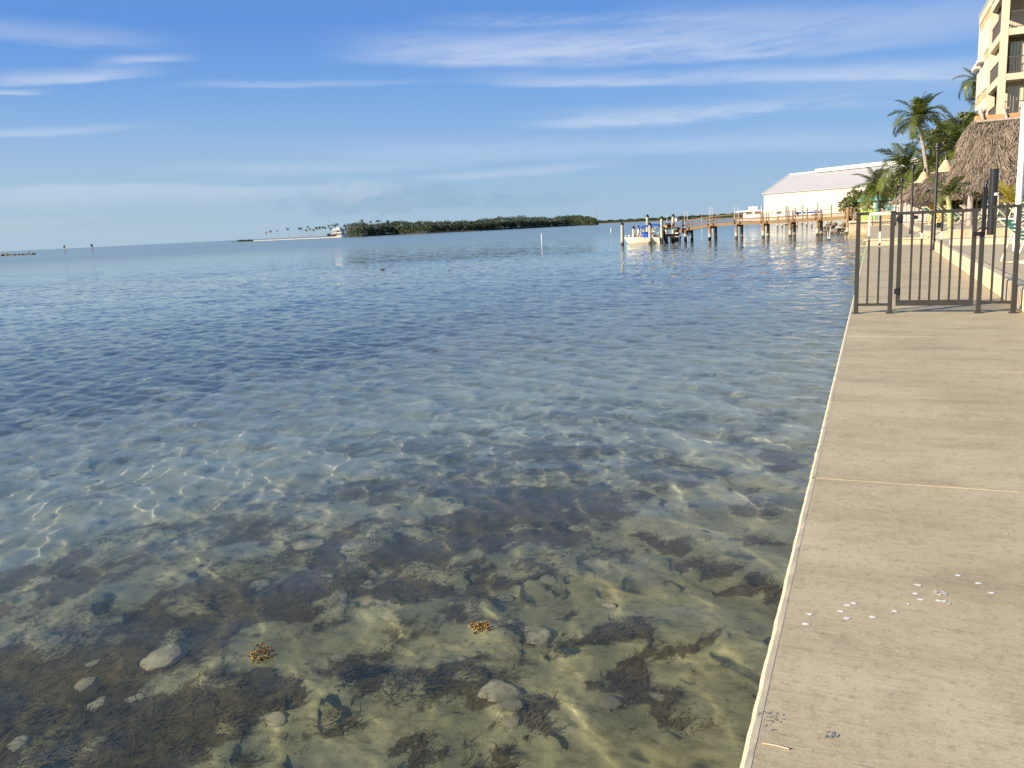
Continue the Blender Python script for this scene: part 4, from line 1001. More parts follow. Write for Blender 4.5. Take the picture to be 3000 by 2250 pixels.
# ------------------------------------------------------------------ brown pier
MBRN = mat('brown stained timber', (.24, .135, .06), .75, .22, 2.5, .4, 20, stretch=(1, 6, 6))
MBRL = mat('sunlit tan timber', (.30, .195, .09), .75, .2, 2.5, .4, 20, stretch=(1, 6, 6))  # sunlit tone put into the colour, on near stringers and hand rails
def pile_mat(name, c1, c2, zsplit):
    m = mat(name, c1, .85, .22, 3, .5, 14, stretch=(3, 3, 1)); nt = m.node_tree; g = G(nt); b = nt.nodes['Principled BSDF']
    src = b.inputs['Base Color'].links[0].from_socket; gm = g.n('ShaderNodeNewGeometry'); z = g.sep(gm.outputs['Position'])[2]
    n = g.noise(gm.outputs['Position'], 2.2, 3)
    f = g.mapr(g.m('ADD', z, g.m('MULTIPLY', n, .5)), zsplit-.1, zsplit+.12, 1, 0, True); c = g.mix(f, src, c2)
    f2 = g.mapr(g.m('ADD', z, g.m('MULTIPLY', n, .4)), WZ+.42, WZ+.5, 1, 0, True); c = g.mix(f2, c, (.06, .05, .035)); g.l(c, b.inputs['Base Color']); return m
MPIL = pile_mat('pier pile timber', (.30, .21, .12), (.42, .38, .30), -.15)
MGRYP = pile_mat('grey mooring pile', (.42, .42, .33), (.36, .28, .2), -.5)
PY = 100.0
pier = empty('pier', gp(2240, PY, 0), 'long brown timber pier with railings running out from the shore', 'pier')
ox = pier.location.x
def pp(x, y, Y=PY): p = at_y(x, y, Y); return Vector((p.x-ox, Y-PY, p.z))
DK = [(2620, 634.5), (2484, 638.5), (2396, 643), (2316, 648), (2237, 652.5), (2158, 655), (2080, 660), (2009, 673), (1975, 679)]
RAILT = [(2620, 606), (2484, 611), (2396, 616), (2316, 620), (2237, 625), (2158, 629), (2080, 635), (2009, 647), (1957, 655)]
for off in (0, 2.2):
    for i in range(len(DK)-1):
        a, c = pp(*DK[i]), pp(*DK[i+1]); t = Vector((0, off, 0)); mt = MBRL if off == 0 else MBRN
        def beam(a, c, h, d, nm, mt=mt): 
            b = MB(); u = Vector((0, 0, h)); w_ = Vector((0, d, 0)); b.add([a, c, c+w_, a+w_, a+u, c+u, c+w_+u, a+w_+u], [(0, 3, 2, 1), (4, 5, 6, 7), (0, 1, 5, 4), (2, 3, 7, 6), (1, 2, 6, 5), (0, 4, 7, 3)]); b.build(nm, mt, pier)
        beam(a+t+Vector((0, 0, -.14)), c+t+Vector((0, 0, -.14)), .30, .07, 'stringer')
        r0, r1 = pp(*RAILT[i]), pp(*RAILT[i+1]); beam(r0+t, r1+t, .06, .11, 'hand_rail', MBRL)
        m0, m1 = (a+r0)/2, (c+r1)/2; m0.z -= .02; m1.z -= .02; beam(m0+t, m1+t, .1, .05, 'middle_rail', MBRN)
for i in range(len(DK)-1):   # deck boards
    a, c = pp(*DK[i]), pp(*DK[i+1]); n = 22; 
    for k in range(n):
        p = a.lerp(c, (k+.5)/n); w_ = abs(c.x-a.x)/n*.93; b = MB(); b.box((0, 0, 0), (w_, 2.25, .04)); 
        if k == 0: bm_ = b.mesh('board'); bm_.materials.append(MBRN)
        o = link('board', bm_, pier); o.location = p+Vector((0, 1.13, .175)); o.rotation_euler = (0, math.atan2(-(c.z-a.z), abs(c.x-a.x))*(-1 if c.x < a.x else 1)*-1, 0)
for i, (x, y) in enumerate(DK[1:8]):
    d = pp(x, y); r = pp(*RAILT[i+1])
    for off in (-.12, 2.4):
        tall = (i == 0)
        b = MB(); b.tube([(d.x+(.25 if off > 0 else 0), off, -4), (d.x+(.25 if off > 0 else 0), off, -1), (d.x+(.25 if off > 0 else 0), off, (r.z+.12 if tall else d.z-.05))], [.19, .18, .17], 9); b.build('pile', MPIL, pier)
        b = MB(); b.box((d.x+.3, off*.96+.05, (d.z+r.z)/2), (.1, .1, r.z-d.z+.1)); b.build('rail_post', MBRN, pier)
        b = MB(); b.box((d.x-.3, off*.96+.05, (d.z+r.z)/2), (.1, .1, r.z-d.z+.1)); b.build('rail_post', MBRN, pier)
    b = MB(); b.box((d.x, 1.1, d.z-.26), (.22, 3.0, .22)); b.build('cross_beam', MBRN, pier)
dock = empty('floating_dock', gp(1920, 97, WZ), 'low brown floating dock behind the moored skiff', 'dock')
b = MB(); p0, p1 = at_y(1862, 688, 97), at_y(1990, 683, 97); L = p1.x-p0.x
for k in range(26):
    bb = MB(); bb.box((0, 0, 0), (L/26*.92, 2.0, .05)); o = bb.build('board', MBRN, dock); o.location = (p0.x-dock.location.x+L*(k+.5)/26, 1, .86)
b.box(((p0.x+p1.x)/2-dock.location.x, 0, .74), (L, .08, .24)); b.build('fascia', MBRN, dock)
for x0, x1, yt, yb, nm in ((1940, 1970, 660, 672, 'a'), (1956, 1972, 655, 664, 'b')):
    a, c = at_y(x0, yt, 96), at_y(x1, yb, 96); bx = MB(); bx.box((0, 0, 0), (c.x-a.x, .7, a.z-c.z), b=.03)
    o = bx.build('dock_box', mat('tan dock box', (.55, .30, .11), .7, .12, 5), dock); o.location = ((a+c)/2)-dock.location
PILES = [(1822, 649.5, 717, 'grey black capped mooring pile left of the skiff, standing alone in the water', 92), (1855.6, 661, 700, 'short black capped mooring pile just behind the skiff bow', 97), (1870, 660, 700, 'black capped mooring pile under the front of the blue canopy', 99),
 (1896, 627, 700, 'tallest black capped mooring pile behind the blue canopy', 98), (1903.5, 651, 717, 'black capped mooring pile in front of the skiff side', 91), (1909, 660, 700, 'black capped mooring pile behind the rear of the blue canopy', 99),
 (1938, 632, 700, 'tall black capped mooring pile at the outboard of the skiff', 95), (1952, 653, 700, 'short black capped mooring pile by the tan dock box', 99), (1971.5, 626, 690, 'tall black capped mooring pile at the foot of the pier ramp', 99)]
for x, yt, yb, lb, Y in PILES:
    a = at_y(x, yt, Y); e = empty('mooring_pile', (a.x, Y, WZ), lb, 'mooring pile', 'black capped mooring piles')
    h = a.z-WZ; b = MB(); b.tube([(-.04, 0, -3), (0, 0, 0), (.02, 0, h-.3)], [.2, .19, .17], 10); b.build('shaft', MGRYP, e)
    b = MB(); b.lathe((.02, 0, h-.34), [(.2, 0), (.21, .04), (.2, .1), (.06, .3), (0, .33)], 10); b.build('cap', MBLK, e)

# ------------------------------------------------------------------ boats
MGEL = mat('white gelcoat', (.74, .72, .66), .3, .05, 2, spec=.5)
MGELY = mat('cream gelcoat', (.72, .66, .52), .35, .05, 2, spec=.5)
MBLUE = mat('blue canvas', (.012, .075, .42), .7, .15, 5)
MWIN = mat('tinted boat window', (.05, .045, .04), .12, .2, 5, spec=.6)
MBRW = mat('brown boat window', (.20, .13, .09), .25, .2, 5, spec=.5)
def hull(e, L, B, D, mt, bow=.35, draft=.25, sheer=.25, name='hull', ns=16):
    """x from stern 0 to bow L"""
    vs = []; fs = []; prof = 7
    for i in range(ns+1):
        t = i/ns; w = B/2*(1-max(0, (t-.45)/.55)**2.2*.985); top = D+sheer*t*t; kx = L*t
        for j in range(prof):
            u = j/(prof-1); yy = w*min(1, u**.55); zz = -draft*(1-t**3)+(top+draft*(1-t**3))*u**1.5
            vs.append((kx-(1-u)*bow*L*.35*max(0, t-.35)**1.3, yy, zz))
    n1 = len(vs); vs += [(x, -y, z) for x, y, z in vs]
    for i in range(ns):
        for j in range(prof-1):
            a = i*prof+j; fs.append((a, a+1, a+prof+1, a+prof)); fs.append((n1+a, n1+a+prof, n1+a+prof+1, n1+a+1))
    fs.append(tuple(range(prof))+tuple(n1+j for j in range(prof-1, -1, -1)))
    b = MB(); b.add(vs, fs, True); b.build(name, mt, e)
    d = MB(); rows = []
    for i in range(ns+1):
        t = i/ns; w = B/2*(1-max(0, (t-.45)/.55)**2.2*.985)*.93; top = D+sheer*t*t-.06; rows += [(L*t, -w, top), (L*t, w, top)]
    d.add(rows, [(2*i, 2*i+2, 2*i+3, 2*i+1) for i in range(ns)]); d.build('deck', mt, e)
    r = MB()
    for s in (1, -1): r.tube([vs[i*prof+prof-1][:1]+(s*vs[i*prof+prof-1][1], vs[i*prof+prof-1][2]) for i in range(ns+1)], .035, 5)
    tag(r.build('rub_rail', MGEL, e), kind='stuff')
def boat_at(xb, xs, y, lb, cat='boat', name='boat', grp=None, flip=True):
    """bow pixel, stern pixel at the water line row y"""
    p, s = at_z(xs, y, WZ), at_z(xb, y, WZ); s = at_y(xb, y, p.y); L = abs(s.x-p.x); e = empty(name, (p.x, p.y, WZ), lb, cat, grp, rz=math.pi if s.x < p.x else 0); return e, L
def outboard(e, x, y, z, tilt, sc=1., nm='outboard_motor'):
    M = Matrix.Translation((x, y, z)) @ Matrix.Rotation(tilt, 4, 'Y') @ Matrix.Scale(sc, 4)
    def part(fn, name, mt, par):
        b = MB(); fn(b); b.v = [tuple(M @ Vector(v)) for v in b.v]; return b.build(name, mt, par)
    c = part(lambda b: b.lathe((-.28, 0, .15), [(.0, 0), (.20, .02), (.25, .18), (.24, .36), (.17, .50), (0, .53)], 10), nm, MBLK, e)
    part(lambda b: b.box((-.28, 0, -.25), (.22, .14, .85), b=.03), 'leg', MBLK, c)
    part(lambda b: b.box((-.3, 0, -.62), (.5, .22, .03)), 'plate', MBLK, c); part(lambda b: b.tube([(-.05, 0, -.78), (-.55, 0, -.78)], [.03, .07], 8), 'gearcase', MBLK, c)
    for k in range(3):
        a = k*2.094; part(lambda b: b.box((-.56, .11*math.cos(a), -.78+.11*math.sin(a)), (.03, .12, .16), b=.0), 'propeller_blade', MBLK, c)
    return c
sk, L = boat_at(1829, 1937, 711, 'white moored skiff with blue canopy and black outboard at the pier end', grp='boats at the pier')
hull(sk, L, 2.0, .62, MGELY, bow=.6, sheer=.12)
f = L/108
zc = lambda y: (711-y)*f*1.02
cx = lambda x: (1937-x)*f
b = MB(); 
for k in range(9):
    t0, t1 = k/9, (k+1)/9; x0, x1 = cx(1867)+(cx(1934)-cx(1867))*t0, cx(1867)+(cx(1934)-cx(1867))*t1; z0, z1 = zc(668)+math.sin(math.pi*t0)*.3*.5+.25*t0, zc(668)+math.sin(math.pi*t1)*.3*.5+.25*t1
    b.add([(x0, -.85, z0-.08), (x1, -.85, z1-.08), (x1, 0, z1+.06), (x0, 0, z0+.06), (x1, .85, z1-.08), (x0, .85, z0-.08), (x0, -.85, z0-.16), (x1, -.85, z1-.16), (x1, .85, z1-.16), (x0, .85, z0-.16)], [(0, 1, 2, 3), (3, 2, 4, 5), (6, 7, 1, 0), (5, 4, 8, 9)], True)
b.build('canopy', MBLUE, sk)
for s in (-.8, .8):
    for x0, z0, x1, z1 in ((cx(1862), .75, cx(1868), zc(668)), (cx(1888), .7, cx(1872), zc(664)), (cx(1880), .7, cx(1885), zc(664)), (cx(1908), .7, cx(1930), zc(664)), (cx(1912), .8, cx(1920), zc(664))):
        b = MB(); b.cyl((x0, s, z0), (x1, s, z1), .022, None, 6); b.build('canopy_strut', MVIN, sk)
b = MB(); b.tube([(cx(1899), 0, .55), (cx(1893), 0, zc(688)), (cx(1888), 0, zc(686)), (cx(1884), 0, .55)], [.5, .5, .38, .2], 8); b.build('console_cover', MBLUE, sk)
for x in (1835, 1845): b = MB(); b.lathe((cx(x), .1, .66), [(.05, 0), (.06, .2), (.12, .24), (.1, .34), (0, .38)], 8); b.build('bow_cleat', MGEL, sk)
b = MB(); b.box((cx(1922), 0, .72), (.7, 1.1, .5), b=.06); b.build('seat', mat('grey seat', (.45, .42, .38), .6, .2, 5), sk)
b = MB(); b.tube([(cx(1908), .5, .7), (cx(1913), .5, 1.35), (cx(1930), .5, 1.2), (cx(1935), .5, .7)], .025, 6); b.build('grab_rail', MVIN, sk)
outboard(sk, -.05, 0, .55, .25, 1.15)
b = MB(); a = Vector((L-.3, .2, .75)); c = Vector((cx(1823), .2, 2.2)); b.tube([a, (a+c)/2-Vector((0, 0, .35)), c], .02, 5); b.build('mooring_line', MBLK, sk)
s2, L2 = boat_at(1958, 1984, 705, 'second boat hidden behind, showing its tilted black outboard', grp='boats at the pier'); s2.location.y += 1.5
hull(s2, L2*1.2, 1.7, .45, MBLK, bow=.4)
outboard(s2, -.1, 0, .75, 1.15, 1.25); b = MB(); b.box((.35, 0, .95), (.6, .9, .7), b=.08); b.build('engine_cowl', MGEL, s2)

def yacht(xb, xs, yw, ytop_hull, lb, cabins, B=4.5, extras=None, mt=MGEL, sheer=.6):
    e, L = boat_at(xb, xs, yw, lb, 'yacht', 'yacht', 'white yachts in the marina'); f = L/abs(xs-xb); sg = 1 if xb < xs else -1
    X = lambda x: (xs-x)*f*sg; Z = lambda y: (yw-y)*f
    hull(e, L, B, Z(ytop_hull), mt, bow=.4, sheer=sheer, draft=.5)
    for (x0, x1, ya, yb, wins) in cabins:
        b = MB(); c = ((X(x0)+X(x1))/2, 0, (Z(ya)+Z(yb))/2); sx, sz = abs(X(x1)-X(x0)), abs(Z(yb)-Z(ya)); b.box(c, (sx, B*.72, sz), b=min(.25, sz*.3)); cb = b.build('cabin', mt, e)
        for (wx0, wx1, wa, wb, wm) in wins:
            for s in (-1, 1):
                b = MB(); b.box(((X(wx0)+X(wx1))/2, s*B*.365, (Z(wa)+Z(wb))/2), (abs(X(wx1)-X(wx0)), .12, abs(Z(wa)-Z(wb)))); b.build('window', wm, cb)
    for fn in (extras or []): fn(e, X, Z)
    return e
def roofx(x0, x1, ya, yb, B, mt=MGEL, nm='hard_top'):
    def fn(e, X, Z):
        b = MB(); b.box(((X(x0)+X(x1))/2, 0, (Z(ya)+Z(yb))/2), (abs(X(x1)-X(x0)), B, max(.08, abs(Z(ya)-Z(yb)))), b=.04); b.build(nm, mt, e)
    return fn
def mast(x, y0, y1, r=.05, nm='antenna'):
    def fn(e, X, Z):
        b = MB(); b.cyl((X(x), 0, Z(y0)), (X(x), 0, Z(y1)), r, r*.6, 6); b.build(nm, MGEL, e)
    return fn
yacht(2263, 2153, 650, 640, 'long white houseboat with brown windows, leftmost in the marina', [(2180, 2263, 620, 641, [(2187, 2204, 624, 630, MBRW), (2213, 2231, 623, 630, MBRW), (2243, 2258, 640, 645, MBRW)])], 5, [roofx(2158, 2262, 618, 622, 5), roofx(2194, 2222, 607, 619, 2.6, mat('pale tarp', (.62, .62, .60), .8, .2, 3), 'fly_bridge'), mast(2152, 640, 602, .09, 'pole'), mast(2163, 640, 602)])
yacht(2335, 2262, 648, 640, 'white cabin cruiser with tall hull left of the blue banded boat', [(2272, 2323, 616, 642, [(2276, 2290, 619, 627, MBRW), (2280, 2286, 633, 640, MBRW)])], 4.5, [mast(2301, 640, 600, .12, 'dock_pole')])
yacht(2408, 2325, 645, 637, 'white cruiser with a blue canvas band along its cabin', [(2334, 2405, 614, 640, [(2342, 2365, 631, 638, MBRW), (2378, 2396, 629, 636, MBRW)])], 4.5, [roofx(2330, 2410, 621, 626.5, 3.5, MBLUE, 'canvas_band'), roofx(2340, 2408, 611, 616, 3.4)])
yacht(2470, 2400, 641, 632, 'white cruiser with brown windows nearest the shore bushes', [(2412, 2456, 610, 634, [(2416, 2450, 612, 616, MBRW), (2416, 2452, 625, 629, MBRW)])], 4.2, [roofx(2412, 2460, 606, 609, 3.2)])
yacht(2452, 2410, 638, 634.5, 'small low tender lying below the brown windowed cruiser', [], 2.0)
# marina docks
MDOCK = mat('grey dock timber', (.30, .26, .22), .85, .25, 2)
for (x0, x1, y, Y, lb) in ((2225, 2440, 655, 175, 'grey finger dock in front of the white yachts'),):
    a, c = gp(x0, Y, -.2), gp(x1, Y, -.2); e = empty('finger_dock', a, lb, 'dock'); b = MB(); b.box(((c.x-a.x)/2, 0, 0), (c.x-a.x, 1.6, .25)); b.build('deck', MDOCK, e)
    for k in range(5):
        for dx in (0, .9):
            b = MB(); b.cyl(((c.x-a.x)*(k+.3)/5+dx, -.6, -3.5), ((c.x-a.x)*(k+.3)/5+dx, -.6, 1.1 if dx == 0 else .3), .16, None, 8); b.build('pile', MPIL, e)
for i, (x, yt) in enumerate([(2308, 606), (2329, 608), (2351, 599), (2364, 609), (2395, 594), (2435, 599), (2302, 602), (2232, 603)]):
    p = gp(x, 200, 0); t = at_y(x, yt, 200); b = MB(); b.cyl((0, 0, -3.5), (0, 0, t.z-WZ), .22, .2, 8); o = b.build('dock_pile', MGRYP, None); o.location = (p.x, 200, WZ)
    tag(o, ('grey dock pile before the white shed, ' + ['second from the left', 'fourth from the left', 'fifth and tallest from the left', 'sixth from the left', 'seventh from the left', 'rightmost, near the bushes', 'third slim one behind', 'at the left shed corner'][i]), 'dock pile', 'grey piles in the marina')
for i, x in enumerate((1954, 2005, 2013.5, 2078, 2083, 2087, 2056, 2163)):
    Y = 150; t = at_y(x, (626, 618, 620, 608, 605, 607, 627, 603)[i], Y); b = MB(); b.cyl((0, 0, 0), (0, 0, t.z-WZ), .045, .03, 5); o = b.build('mast', mat('pale mast', (.6, .6, .56), .5, .1, 3) if i == 0 else bpy.data.materials['pale mast'], None); o.location = (t.x, Y, WZ)
    tag(o, 'thin pale mast rising behind the brown pier', 'mast', 'thin masts behind the pier')
# boat storage shed
MSHW = mat('cream sheet wall', (.50, .465, .385), .75, .04, .08, .0)
MSHR = mat('pale grey sheet roof', (.365, .37, .39), .6, .04, .1, .0)
YA, YB = 350., 305.
A = at_y(2237, 567.5, YA); B_ = at_y(2640, 538, YB); zE = A.z
B_.z = zE
u = (B_-A); u.z = 0; Ls = u.length; ang = math.atan2(u.y, u.x)
sh = empty('boat_shed', (A.x, A.y, .2), 'huge white boat storage shed with a pale grey roof', 'shed', rz=ang)
hE = zE-.2; Rg = 13.0; zR = hE+(at_y(2280, 515, YA+12).z-zE)
b = MB(); b.box((Ls/2, Rg, hE/2), (Ls, 2*Rg-.4, hE)); b.build('wall', MSHW, sh)
npan = 40
pm_ = None
for k in range(npan):
    b = MB(); w_ = Ls/npan
    b.add([(0, -.5, hE-.1), (w_*.97, -.5, hE-.1), (w_*.97, Rg, zR), (0, Rg, zR), (0, -.5, hE-.3), (w_*.97, -.5, hE-.3)], [(0, 1, 2, 3), (4, 5, 1, 0)])
    if k == 0: pm_ = b.mesh('roof_panel'); pm_.materials.append(MSHR)
    o = link('roof_panel', pm_, sh); o.location = (w_*k, 0, 0)
b = MB(); b.add([(0, Rg, zR-.02), (Ls, Rg, zR-.02), (Ls, 2*Rg+.5, hE-.1), (0, 2*Rg+.5, hE-.1), (0, -.5, hE-.12), (0, Rg, zR-.05), (0, 2*Rg+.5, hE-.12)], [(0, 1, 2, 3), (4, 5, 6)]); b.build('rear_roof', MSHR, sh)
xr = Ls*.235
b = MB(); b.box(((xr+Ls)/2, Rg, zR+.35), (Ls-xr, 3.2, 1.3)); b.build('ridge_vent', mat('white ridge', (.55, .54, .50), .6, .03, 1), sh)
b = MB(); b.tube([(-.1, -.55, hE-.05), (-.1, Rg, zR+.12)], .28, 5); b.tube([(-.1, Rg, zR+.12), (xr, Rg, zR+.12)], .28, 5); b.build('rake_trim', bpy.data.materials['white ridge'], sh)
# whips and sticks in the near water
MPVC = mat('white pvc', (.78, .78, .76), .4, .04, 8)
def stick(x0, y0, x1, y1, Y, r, lb, name='marker_stake', cat='stake', mt=None, grp='white stakes in the water'):
    a, c = at_y(x0, y0, Y), at_y(x1, y1, Y); b = MB(); b.cyl((0, 0, -1.2 if name == 'marker_stake' else -.05), c-a, r, r, 8); o = b.build(name, mt or MPVC, None); o.location = a; tag(o, lb, cat, grp); return o
def wy(y, x): return at_z(x, y, WZ).y
stick(1587, 705, 1586.5, 684, wy(705, 1587), .075, 'white stake in open water between the island and the skiff')
stick(1789, 680.5, 1790, 668, wy(680.5, 1789), .09, 'white stake in the water left of the lone mooring pile')
fl_ = at_z(2428, 703, WZ); e = empty('float_rod', fl_, 'dark float with two white sticks near the sea wall', 'float'); b = MB(); b.lathe((0, 0, -.1), [(0, 0), (.16, .03), (.22, .1), (.12, .17), (0, .2)], 9); b.build('float', MBLK, e)
for x, y in ((2425, 680), (2433, 665)): b = MB(); b.cyl((-.05 if x < 2428 else .05, 0, .05), at_y(x, y, fl_.y)-fl_, .03, .025, 6); b.build('stick', MPVC, e)
fs_ = at_z(1823, 788, WZ); e = empty('float_stick', fs_, 'tilted pale stick poking out of the water below the skiff', 'stick'); b = MB(); b.tube([(-.1, 0, -.2), (0, 0, .0), (.09, 0, .35), (.12, .0, .36)], [.05, .045, .03, .01], 6); b.build('stem', MTRK, e)
fb_ = at_z(1120, 791, WZ); e = empty('water_bird', fb_, 'small dark bird resting on the open water', 'bird', None)
b = MB(); b.tube([(-.35, 0, .02), (-.2, 0, .06), (.05, 0, .08), (.25, 0, .06), (.33, 0, .10), (.36, 0, .26), (.44, 0, .29), (.56, 0, .27)], [.02, .10, .13, .09, .05, .045, .05, .01], 8); b.build('body', mat('dark plumage', (.03, .028, .026), .8, .2, 8), e); e.scale = (.5, .5, .5)

# ------------------------------------------------------------------ far: island, shoals, marks
MSANDF = mat('far sand', (.50, .43, .32), .95, .2, .05)
def gw(x, y): return at_z(x, y, WZ)
def strip(name, front, depth, h, mt, **k):
    """low land: front = waterline pixels"""
    P = [gw(*p) for p in front]; b = MB(); vs = []
    for p in P:
        d = Vector((p.x, p.y, 0)).normalized(); vs += [(p.x, p.y, WZ-.5), (p.x+d.x*1.5, p.y+d.y*1.5, WZ+h*.6), (p.x+d.x*depth*.5, p.y+d.y*depth*.5, WZ+h), (p.x+d.x*depth, p.y+d.y*depth, WZ-.5)]
    n = 4; b.add(vs, [(i*n+j, i*n+n+j, i*n+n+j+1, i*n+j+1) for i in range(len(P)-1) for j in range(n-1)], False); o = b.build(name, mt, None); tag(o, **k); return P
spit = strip('island_ground', [(742, 706.0), (800, 703.6), (870, 700.5), (940, 697.8), (1000, 695.3)], 70, .8, MSANDF, kind='structure')
strip('shoal', [(678, 709.6), (700, 708.2), (745, 705.8)], 14, .6, MRIP, kind='structure')
strip('island_bank', [(1008, 694.6), (1060, 692.8), (1150, 688.0), (1250, 683.6), (1400, 676.2), (1550, 668.3), (1673, 661.8), (1745, 658.5)], 60, 1.6, mat('dark island bank', (.035, .035, .02), .95, .3, .1), kind='structure')
SPITF = [(742, 706.0), (800, 703.6), (870, 700.5), (940, 697.8), (1005, 695.0), (1060, 693.0), (1150, 688.2), (1250, 683.8), (1400, 676.4), (1550, 668.5), (1673, 662.0)]
def wline(x):
    for (a, b_), (c, d) in zip(SPITF[:-1], SPITF[1:]):
        if a <= x <= c: return b_+(d-b_)*(x-a)/(c-a)
    return SPITF[0][1] if x < SPITF[0][0] else SPITF[-1][1]
def far_wood(name, lo, xs, base, top, lb, seed, mt, leaf, per, back=30, kind='stuff', lobes_per=4):
    q = random.Random(seed); L = []
    for i, x in enumerate(xs):
        p = gw(x, base(x)); d = Vector((p.x, p.y, 0)).normalized(); D = p.length; m_per = D/FPX
        H_ = max(1, (base(x)-top(x)))*m_per
        for k in range(lobes_per):
            t = q.random(); r = H_*q.uniform(.22, .34); zz = WZ+H_*((.10 if k == 1 else q.uniform(.25, .5)) if k else q.uniform(.72, .82))-(0 if k else r*.1)
            dd = (2+q.random()*4) if k else (5+q.random()*back)
            L.append((p.x+d.x*dd+q.uniform(-1, 1)*r, p.y+d.y*dd, min(zz, WZ+H_-r*.75), r*1.25, r*1.25, r))
    V, F = leaf_cloud(L, per, leaf, seed, .8); o = link(name, np_mesh(name, V, F), None, mt); tag(o, lb, 'trees', kind=kind)
    return o
ITOP = [(995, 664), (1010, 660), (1040, 655), (1055, 652), (1075, 660), (1100, 657), (1150, 652), (1200, 650), (1250, 651), (1330, 650), (1400, 647), (1430, 642), (1500, 636), (1560, 637), (1620, 640), (1650, 634), (1690, 632), (1720, 634), (1740, 640), (1750, 652)]
def itop(x):
    for (a, b_), (c, d) in zip(ITOP[:-1], ITOP[1:]):
        if a <= x <= c: return b_+(d-b_)*(x-a)/(c-a)
    return 655
ib = lambda x: wline(x)-.25
xs = [x for x in np.arange(1023, 1676, 2.4)]
far_wood('mangrove_trees', 0, xs, ib, lambda x: itop(x)+2*math.sin(x*.11)+1.5*math.sin(x*.37), 'dense dark green mangrove wood covering the island', 3, MMANG, 1.3, 48, 40)
xs = [x for x in np.arange(1660, 1750, 2.)]
far_wood('mangrove_trees', 0, xs, lambda x: 661-(x-1660)*.02, lambda x: itop(x), 'mangrove wood at the right tip of the island', 5, MMANG, 1.7, 50, 40)
far_wood('low_scrub', 0, list(np.arange(700, 742, 3)), lambda x: 708-(x-700)*.03, lambda x: 703.5-(x-700)*.03, 'low dark scrub on the shoal at the left end of the sand spit', 8, MMANG, 1.2, 40, 4)
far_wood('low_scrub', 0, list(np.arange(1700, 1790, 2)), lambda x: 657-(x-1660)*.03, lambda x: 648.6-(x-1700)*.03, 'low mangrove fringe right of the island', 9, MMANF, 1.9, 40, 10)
# island shrub clumps and coconut palms
IP = [(782, 697, 682), (794, 696.5, 678), (814, 696, 677), (845, 695.5, 671), (880, 694, 670.5), (884, 694, 671), (898, 693.5, 674.5), (904, 693, 664), (910, 692.5, 672), (920, 692, 674), (929, 691.5, 669), (938, 691, 667), (948, 690.5, 665), (955, 690.5, 667), (966, 690, 662.5), (978, 689.5, 661), (990, 687, 656.5), (971, 686, 670), (985, 688, 662), (1012, 690, 663), (1063, 690, 646), (1089, 688, 650), (1107, 686, 648), (1114, 686, 646), (1138, 684, 650), (1155, 683, 651), (1163, 683, 650), (1173, 683, 652)]
def mini_frond(seed, drp):
    q = random.Random(seed); b = MB(); pts = []; p = Vector((0, 0, 0)); el = .3
    for k in range(6): pts.append(p.copy()); el -= drp/5; p = p+Vector((math.cos(el), 0, math.sin(el)))/5
    for k in range(5):
        w0, w1 = .16*math.sin(math.pi*(k+.35)/5.6), .16*math.sin(math.pi*(k+1.35)/5.6)
        for s in (1, -1): b.add([pts[k], pts[k+1], pts[k+1]+Vector((.05, s*w1, -w1*.9)), pts[k]+Vector((.05, s*w0, -w0*.9))], [(0, 1, 2, 3)])
    return b
LEAFP = {}
def isl_palm(i, x, yb, yt, lb):
    q = random.Random(100+i); p = gw(x, wline(x) if x > 742 else yb); D = p.length; d = Vector((p.x, p.y, 0)).normalized(); p = p+d*(25 if x < 1000 else 62); p.z = WZ
    t = EYE+ray(x, yt)*(p.y/ray(x, yt).y); h = t.z-WZ; Lf = min(2.9, h*.34)*q.uniform(.85, 1.15)
    e = empty('coconut_palm', (p.x, p.y, WZ), lb, 'palm tree', 'palms on the island spit')
    bx = at_y(x+(4 if i % 3 else 1)*(1 if x < 1000 else 0), yb, p.y).x-p.x
    b = MB(); b.tube([(bx, 0, 0), (bx*.3, 0, h*.5), (0, 0, h)], [.30, .22, .2], 6); b.build('trunk', MTRK, e)
    c = MB(); 
    for k in range(15):
        m = mini_frond(k, q.uniform(.6, 2.0)); a = k*2.4+q.uniform(-.3, .3); a = math.atan2(math.sin(a), math.cos(a)+.35); M = Matrix.Translation((0, 0, h)) @ Matrix.Rotation(a, 4, 'Z') @ Matrix.Rotation(-q.uniform(-.3, 1.1), 4, 'Y') @ Matrix.Scale(Lf, 4)
        c.add([M @ Vector(v) for v in m.v], m.f)
    o = c.build('crown', MMANG, e)
desc = {0: 'leftmost palm on the island sand spit, short', 1: 'second palm from the left end of the sand spit', 2: 'lone palm standing between the left pair and the taller single palm', 3: 'taller single palm left of the clustered palms on the spit', 15: 'palm nearest left of the white island house', 19: 'palm directly right of the white island house', 20: 'leftmost palm rising above the dark island wood'}
for i, (x, yb, yt) in enumerate(IP):
    od = ['first', 'second', 'third', 'fourth', 'fifth', 'sixth', 'seventh', 'eighth', 'ninth', 'tenth', 'eleventh', 'twelfth']
    lb = desc.get(i) or (f'{od[i-4]} palm of the close row on the sand spit, counted from its left end' if i < 16 else f'{od[i-16]} palm from the left directly behind the white island house' if i < 19 else f'{od[i-20]} palm from the left rising above the dark island wood')
    isl_palm(i, x, yb, yt, lb)
